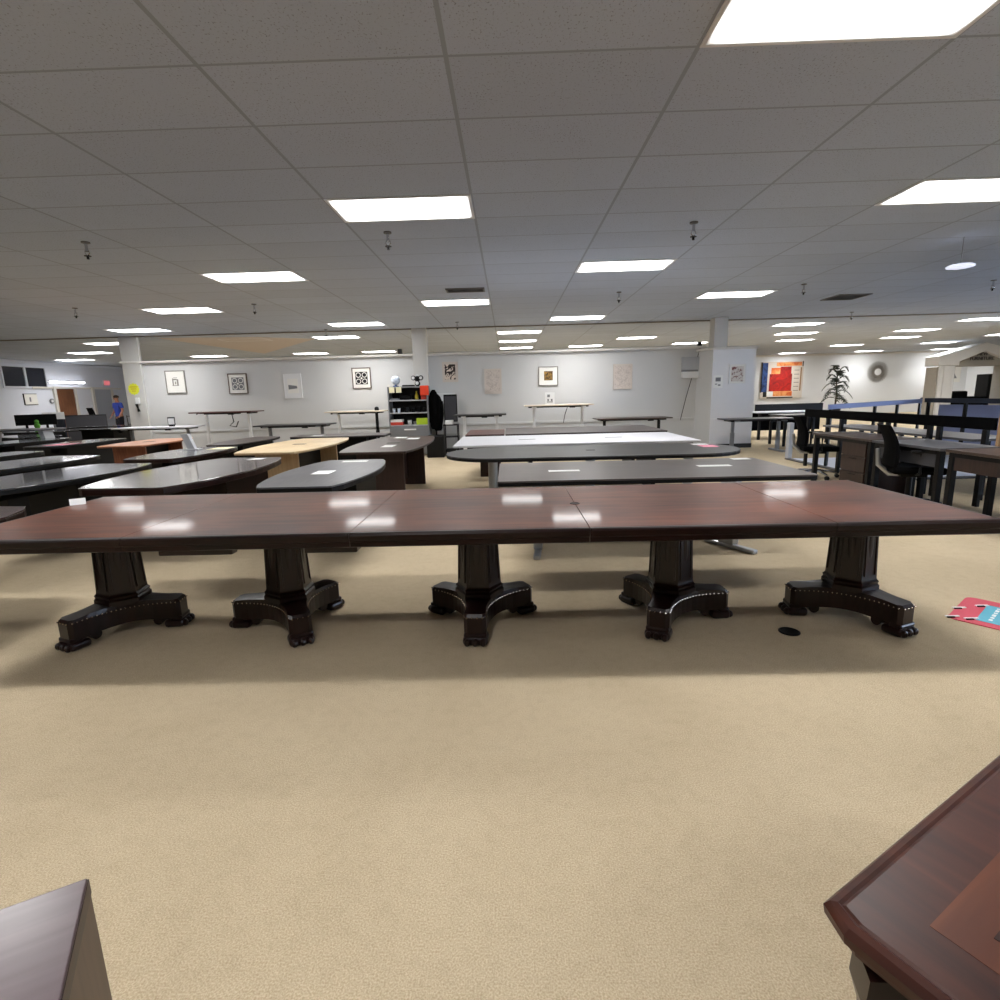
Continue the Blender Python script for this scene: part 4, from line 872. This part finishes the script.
MB().cyl((0, -.04, 0), .19, .03, 28, rot=(R(90), 0, 0)).build('mirror_frame', M['twig'], t); MB().cyl((0, -.06, 0), .165, .012, 28, rot=(R(90), 0, 0)).build('mirror_glass', M['white'], t)
t = thing('potted_palm', 'tall potted palm standing before the far right wall', 'plant', (15.6, 26.3, 0))
MB().lathe([(.2, 0), (.27, .45), (.29, .47), (.26, .47), (.25, .42), (.02, .42)], 20).build('pot', M['pot'], t)
MB().tube([(0, 0, .4), (.02, 0, 1.0), (-.02, .01, 1.6), (.0, 0, 2.1)], [.04, .03, .025, .015], 8).build('stem', M['trunk'], t)
for k in range(20):
    a = 2.4*k; z0 = .75+.07*k; ln = .72-.018*k; up = .42+.025*k; fr = MB(); pts = []
    for i in range(9):
        u = i/8; r_ = ln*u; pts.append(Vector((r_*math.cos(a), r_*math.sin(a), z0+up*u-.75*u*u)))
    fr.tube(pts, .008, 5)
    for i in range(1, 9):
        for sd in (-1, 1):
            p = pts[i]; d = (pts[i]-pts[i-1]).normalized(); sv_ = d.cross(Vector((0, 0, 1))).normalized()*sd; L = .26*(1-abs(i/8-.45)); q = p+sv_*L*.8+d*L*.6-Vector((0, 0, .06)); wv = d*.05
            fr.quad([p-wv, p+wv, q+wv*.3, q-wv*.3]); fr.quad([p-wv+Vector((0, 0, .004)), q-wv*.3+Vector((0, 0, .004)), q+wv*.3+Vector((0, 0, .004)), p+wv+Vector((0, 0, .004))])
    fr.build('frond', M['leaf'], t)
# gabled shop-in-shop entrance
PY = 22.0
t = struct(MB().b2(16.92, 17.6, PY, PY+.6, 0, 2.02).b2(19.6, 20.3, PY, PY+.6, 0, 2.02).b2(17.4, 19.8, PY+.05, PY+.55, 2.02, 2.2).prism([(17.2, 2.2), (20.0, 2.2), (18.6, 2.68)], -.5, -.08, rot=(R(90), 0, 0), loc=(0, PY, 0)).build('wall_entrance', M['tymp']))
b = MB()
b.prism([(16.85, 2.06), (17.65, 2.06), (17.65, 2.2), (18.6, 2.58), (19.55, 2.2), (19.55, 2.06), (20.35, 2.06), (20.35, 2.42), (18.6, 2.9), (16.85, 2.42)], -.62, .12, .02, rot=(R(90), 0, 0), loc=(0, PY, 0))
struct(b.build('trim_9', M['white']))
struct(MB().b2(16.95, 17.55, PY-.06, PY, 0, 2.05, .01).b2(17.1, 17.4, PY-.1, PY-.06, 0, 2.05, .01).build('trim_10', M['white']))
sgn = thing('entrance_lettering', 'dark lettering NEW FURNITURE on the gabled entrance at right', 'sign', (18.62, PY+.05, 2.2))
text('NEW', .18, M['letter'], sgn, (0, -.015, .27), (R(90), 0, 0), depth=.01); text('FURNITURE', .18, M['letter'], sgn, (0, -.015, .1), (R(90), 0, 0), depth=.01)
picture('white-framed print of a dark triangle seen through the gabled entrance', 22.05, 22.7, 1.42, 2.2, 'white', 'mat_w', y=YB, art=lambda t, w, h, y: MB().quad([(-.15, y-.004, .2), (.15, y-.004, .2), (.05, y-.004, .36), (-.02, y-.004, .5)]).build('dark_triangle', M['greyink'], t))
t = thing('sofa', 'black sofa seen through the gabled entrance', 'sofa', (18.65, 23.2, 0))
MB().b2(-.9, .9, -.4, .4, .12, .45, .05).build('seat', M['mesh'], t); MB().b2(-.75, .75, .2, .45, .45, 1.05, .06).build('backrest', M['mesh'], t)
for sx in (-1, 1): MB().b2(sx*.95-.12, sx*.95+.12, -.42, .45, .1, .82, .05).build('arm', M['mesh'], t)
for sx in (-1, 1):
    for sy in (-1, 1): MB().b2(sx*.85-.03, sx*.85+.03, sy*.33-.03, sy*.33+.03, 0, .12).build('leg', M['black'], t)
t = thing('tall_cabinet', 'tall black cabinet at the right in the gabled entrance', 'cabinet', (20.35, 23.6, 0))
MB().b2(-.28, .28, -.3, .3, .06, 1.72, .01).build('body', M['blackm'], t); MB().b2(-.25, .25, -.28, .28, 0, .06).build('plinth', M['black'], t)
for sx in (-1, 1): dd = MB().b2(min(0, sx*.27)+.004, max(0, sx*.27)-.004, -.315, -.3, .1, 1.7, .004).build('door', M['blackm'], t); MB().b2(sx*.04-.008, sx*.04+.008, -.33, -.315, .9, 1.05).build('handle', M['grey'], dd)

# ------------------------------------------------------------------ right hand workstations
def bench(lab, x0, x1, y0, y1, top, z=.74, apron=None):
    t = thing('bench_desk', lab, 'desk', (0, 0, 0), 0, 'desks in the right hand workstation')
    MB().b2(x0, x1, y0, y1, z-.028, z, .004).build('desktop', M[top], t)
    for x in (x0+.05, x1-.05):
        for y in (y0+.05, y1-.05): MB().b2(x-.028, x+.028, y-.028, y+.028, 0, z-.0285, .004).build('leg', M['blackm'], t)
    if apron: MB().b2(x0+.03, x0+.05, y0+.09, y1-.09, z-.2, z-.029).build('apron', M[apron], t)
    MB().b2(x0+.02, x0+.045, y0+.08, y1-.08, z-.07, z-.03).build('side_rail', M['blackm'], t)
    return t
bench('dark brown desk with drawers behind the first black mesh chair', 4.35, 4.98, 6.55, 7.82, 'walnut')
t = thing('drawer_pedestal', 'dark brown three-drawer pedestal under the brown desk', 'drawers', (4.66, 6.9, 0))
MB().b2(-.26, .28, -.24, .26, .03, .705, .004).build('carcass', M['walnutd'], t); MB().b2(-.24, .26, -.22, .24, 0, .03).build('plinth', M['black'], t)
for z0, z1 in ((.05, .3), (.31, .5), (.51, .7)): dd = MB().b2(-.278, -.26, -.23, .25, z0, z1, .003).build('drawer', M['walnutd'], t); MB().b2(-.285, -.278, -.06, .08, z1-.03, z1-.02).build('pull', M['black'], dd)
bench('grey-topped desk behind the second black mesh chair', 4.33, 4.98, 5.46, 6.5, 'greylam', apron='darkgrey')
bench('brown desk at the right edge of the photo, nearest on that side', 4.33, 5.2, 4.3, 5.4, 'walnut', apron='walnutd')
t = thing('task_chair', 'black mesh task chair at the dark brown desk', 'chair', (4.72, 8.35, 0), R(-14), 'black mesh task chairs'); chair_parts(t, back=.45)
copy_tree(t, (4.47, 6.02, 0), R(-20), 'black mesh task chair at the grey-topped desk, nearer the photo edge')
def screen_bar(lab, p0, p1, z0, z1, m, posts, th=.03, pb=.74, cap=None):
    p0, p1 = Vector(p0), Vector(p1); d = p1-p0; L = d.length; a = math.atan2(d.y, d.x)
    t = thing('desk_screen', lab, 'desk screen', (p0.x, p0.y, 0), a, 'low screens of the right hand workstation')
    MB().b2(0, L, -th/2, th/2, z0, z1, .004).build('screen', M[m], t)
    for u in posts: MB().b2(u*L-.03, u*L+.03, -.02, .02, pb, z0, .003).build('post', M['blackm'], t)
    return t
screen_bar('long black screen rail above the brown and grey desks', (5.28, 5.95), (5.28, 9.75), .865, .998, 'mesh', (.03, .2, .24, .44, .48, .72, .97), pb=0)
screen_bar('screen rail with blue daylight in its colour, behind the long black one', (5.5, 9.45), (8.72, 11.66), .99, 1.075, 'litbluescr', (.02, .45, .7, .98), pb=0)  # blue window light put into the colour; the navy rail is its unlit face
screen_bar('navy screen rail at the right meeting the one coloured with daylight', (8.76, 11.62), (8.8, 9.6), 1.0, 1.09, 'navy', (.05, .5, .95), pb=0)
struct(MB().b2(5.52, 15.9, 8.05, 10.6, .001, .012).build('floor_vinyl', M['palevinyl']))
struct(MB().b2(5.40, 5.519, 7.9, 10.6, .001, .02, .006).b2(5.519, 15.9, 7.9, 8.049, .001, .02, .006).build('trim_11', M['dtrim']))
tag(MB().b2(-.04, .04, -.06, .06, 0, .7, .006).build('end_panel', M['lgrey'], None, (5.55, 10.75, 0)), 'light grey upright end panel behind the first mesh chair', 'panel')
t = thing('cubicle_panel', 'grey blue panel section under the navy screen rail', 'partition panel', (9.2, 11.0, 0), R(-75))
MB().b2(-.6, .6, -.02, .02, .1, .95, .006).build('panel', M['litbluescr'], t); MB().b2(.62, 1.1, -.02, .02, .1, .95, .006).build('end_panel', M['navy'], t); MB().b2(-.62, 1.1, -.03, .03, 0, .1).build('base_rail', M['dtrim'], t)
t = thing('bench_desk', 'white desk with black screen far behind the pier', 'desk', (8.0, 15.2, 0))
MB().b2(-1.3, .35, -.45, .35, .715, .745, .004).build('desktop', M['whitelam'], t); MB().b2(-1.0, .9, .36, .4, .55, .93, .006).build('screen', M['blackm'], t); MB().b2(-1.2, .8, .28, .31, .2, .71).build('modesty_panel', M['mesh'], t)
for x in (-1.2, .25):
    for y_ in (-.38, .3): MB().b2(x-.03, x+.03, y_-.03, y_+.03, 0, .714).build('leg', M['blackm'], t)
bench('black bench desk behind the first mesh chair, beyond the pier', 6.5, 8.0, 12.9, 13.7, 'blacklam')
t = thing('bench_desk', 'grey bench desk inside the workstation behind long black screen', 'desk', (0, 0, 0))
MB().b2(5.34, 6.0, 6.3, 9.3, .712, .74, .004).build('desktop', M['greylam'], t)
for y_ in (6.4, 7.8, 9.2):
    for x in (5.6, 5.94): MB().b2(x-.025, x+.025, y_-.025, y_+.025, 0, .712).build('leg', M['blackm'], t)
t = thing('fabric_panel', 'tan fabric panel at the right edge above brown desk', 'partition panel', (4.87, 5.43, 0))
MB().b2(-.02, .5, -.02, .02, .75, 1.26, .006).build('panel', M['tan'], t); MB().b2(.44, .5, -.018, .018, 0, .75).build('post', M['blackm'], t)

# ------------------------------------------------------------------ camera, world, colour
f, pt, rl, yw = 538.6, .1926, .0259, -.0188
fwd = Vector((math.sin(yw)*math.cos(pt), math.cos(yw)*math.cos(pt), -math.sin(pt))); rt = Vector((math.cos(yw), -math.sin(yw), 0)); up = rt.cross(fwd)
Rv = math.cos(rl)*rt-math.sin(rl)*up; Uv = math.sin(rl)*rt+math.cos(rl)*up
cd = bpy.data.cameras.new('camera'); cd.sensor_width = 36; cd.lens = f/1000*36; cd.clip_start = .02; cd.clip_end = 200
co = bpy.data.objects.new('camera', cd); COL.objects.link(co)
mw = Matrix((Rv, Uv, -fwd)).transposed().to_4x4(); mw.translation = (0, 0, 1.38); co.matrix_world = mw
S.camera = co
wd = bpy.data.worlds.new('sky'); S.world = wd; wd.use_nodes = True
bg = wd.node_tree.nodes['Background']; bg.inputs[0].default_value = (.62, .76, 1, 1); bg.inputs[1].default_value = 13.0
vs = S.view_settings; vs.view_transform = 'Standard'; vs.look = 'None'; vs.gamma = 1; vs.use_curve_mapping = False; vs.exposure = 0
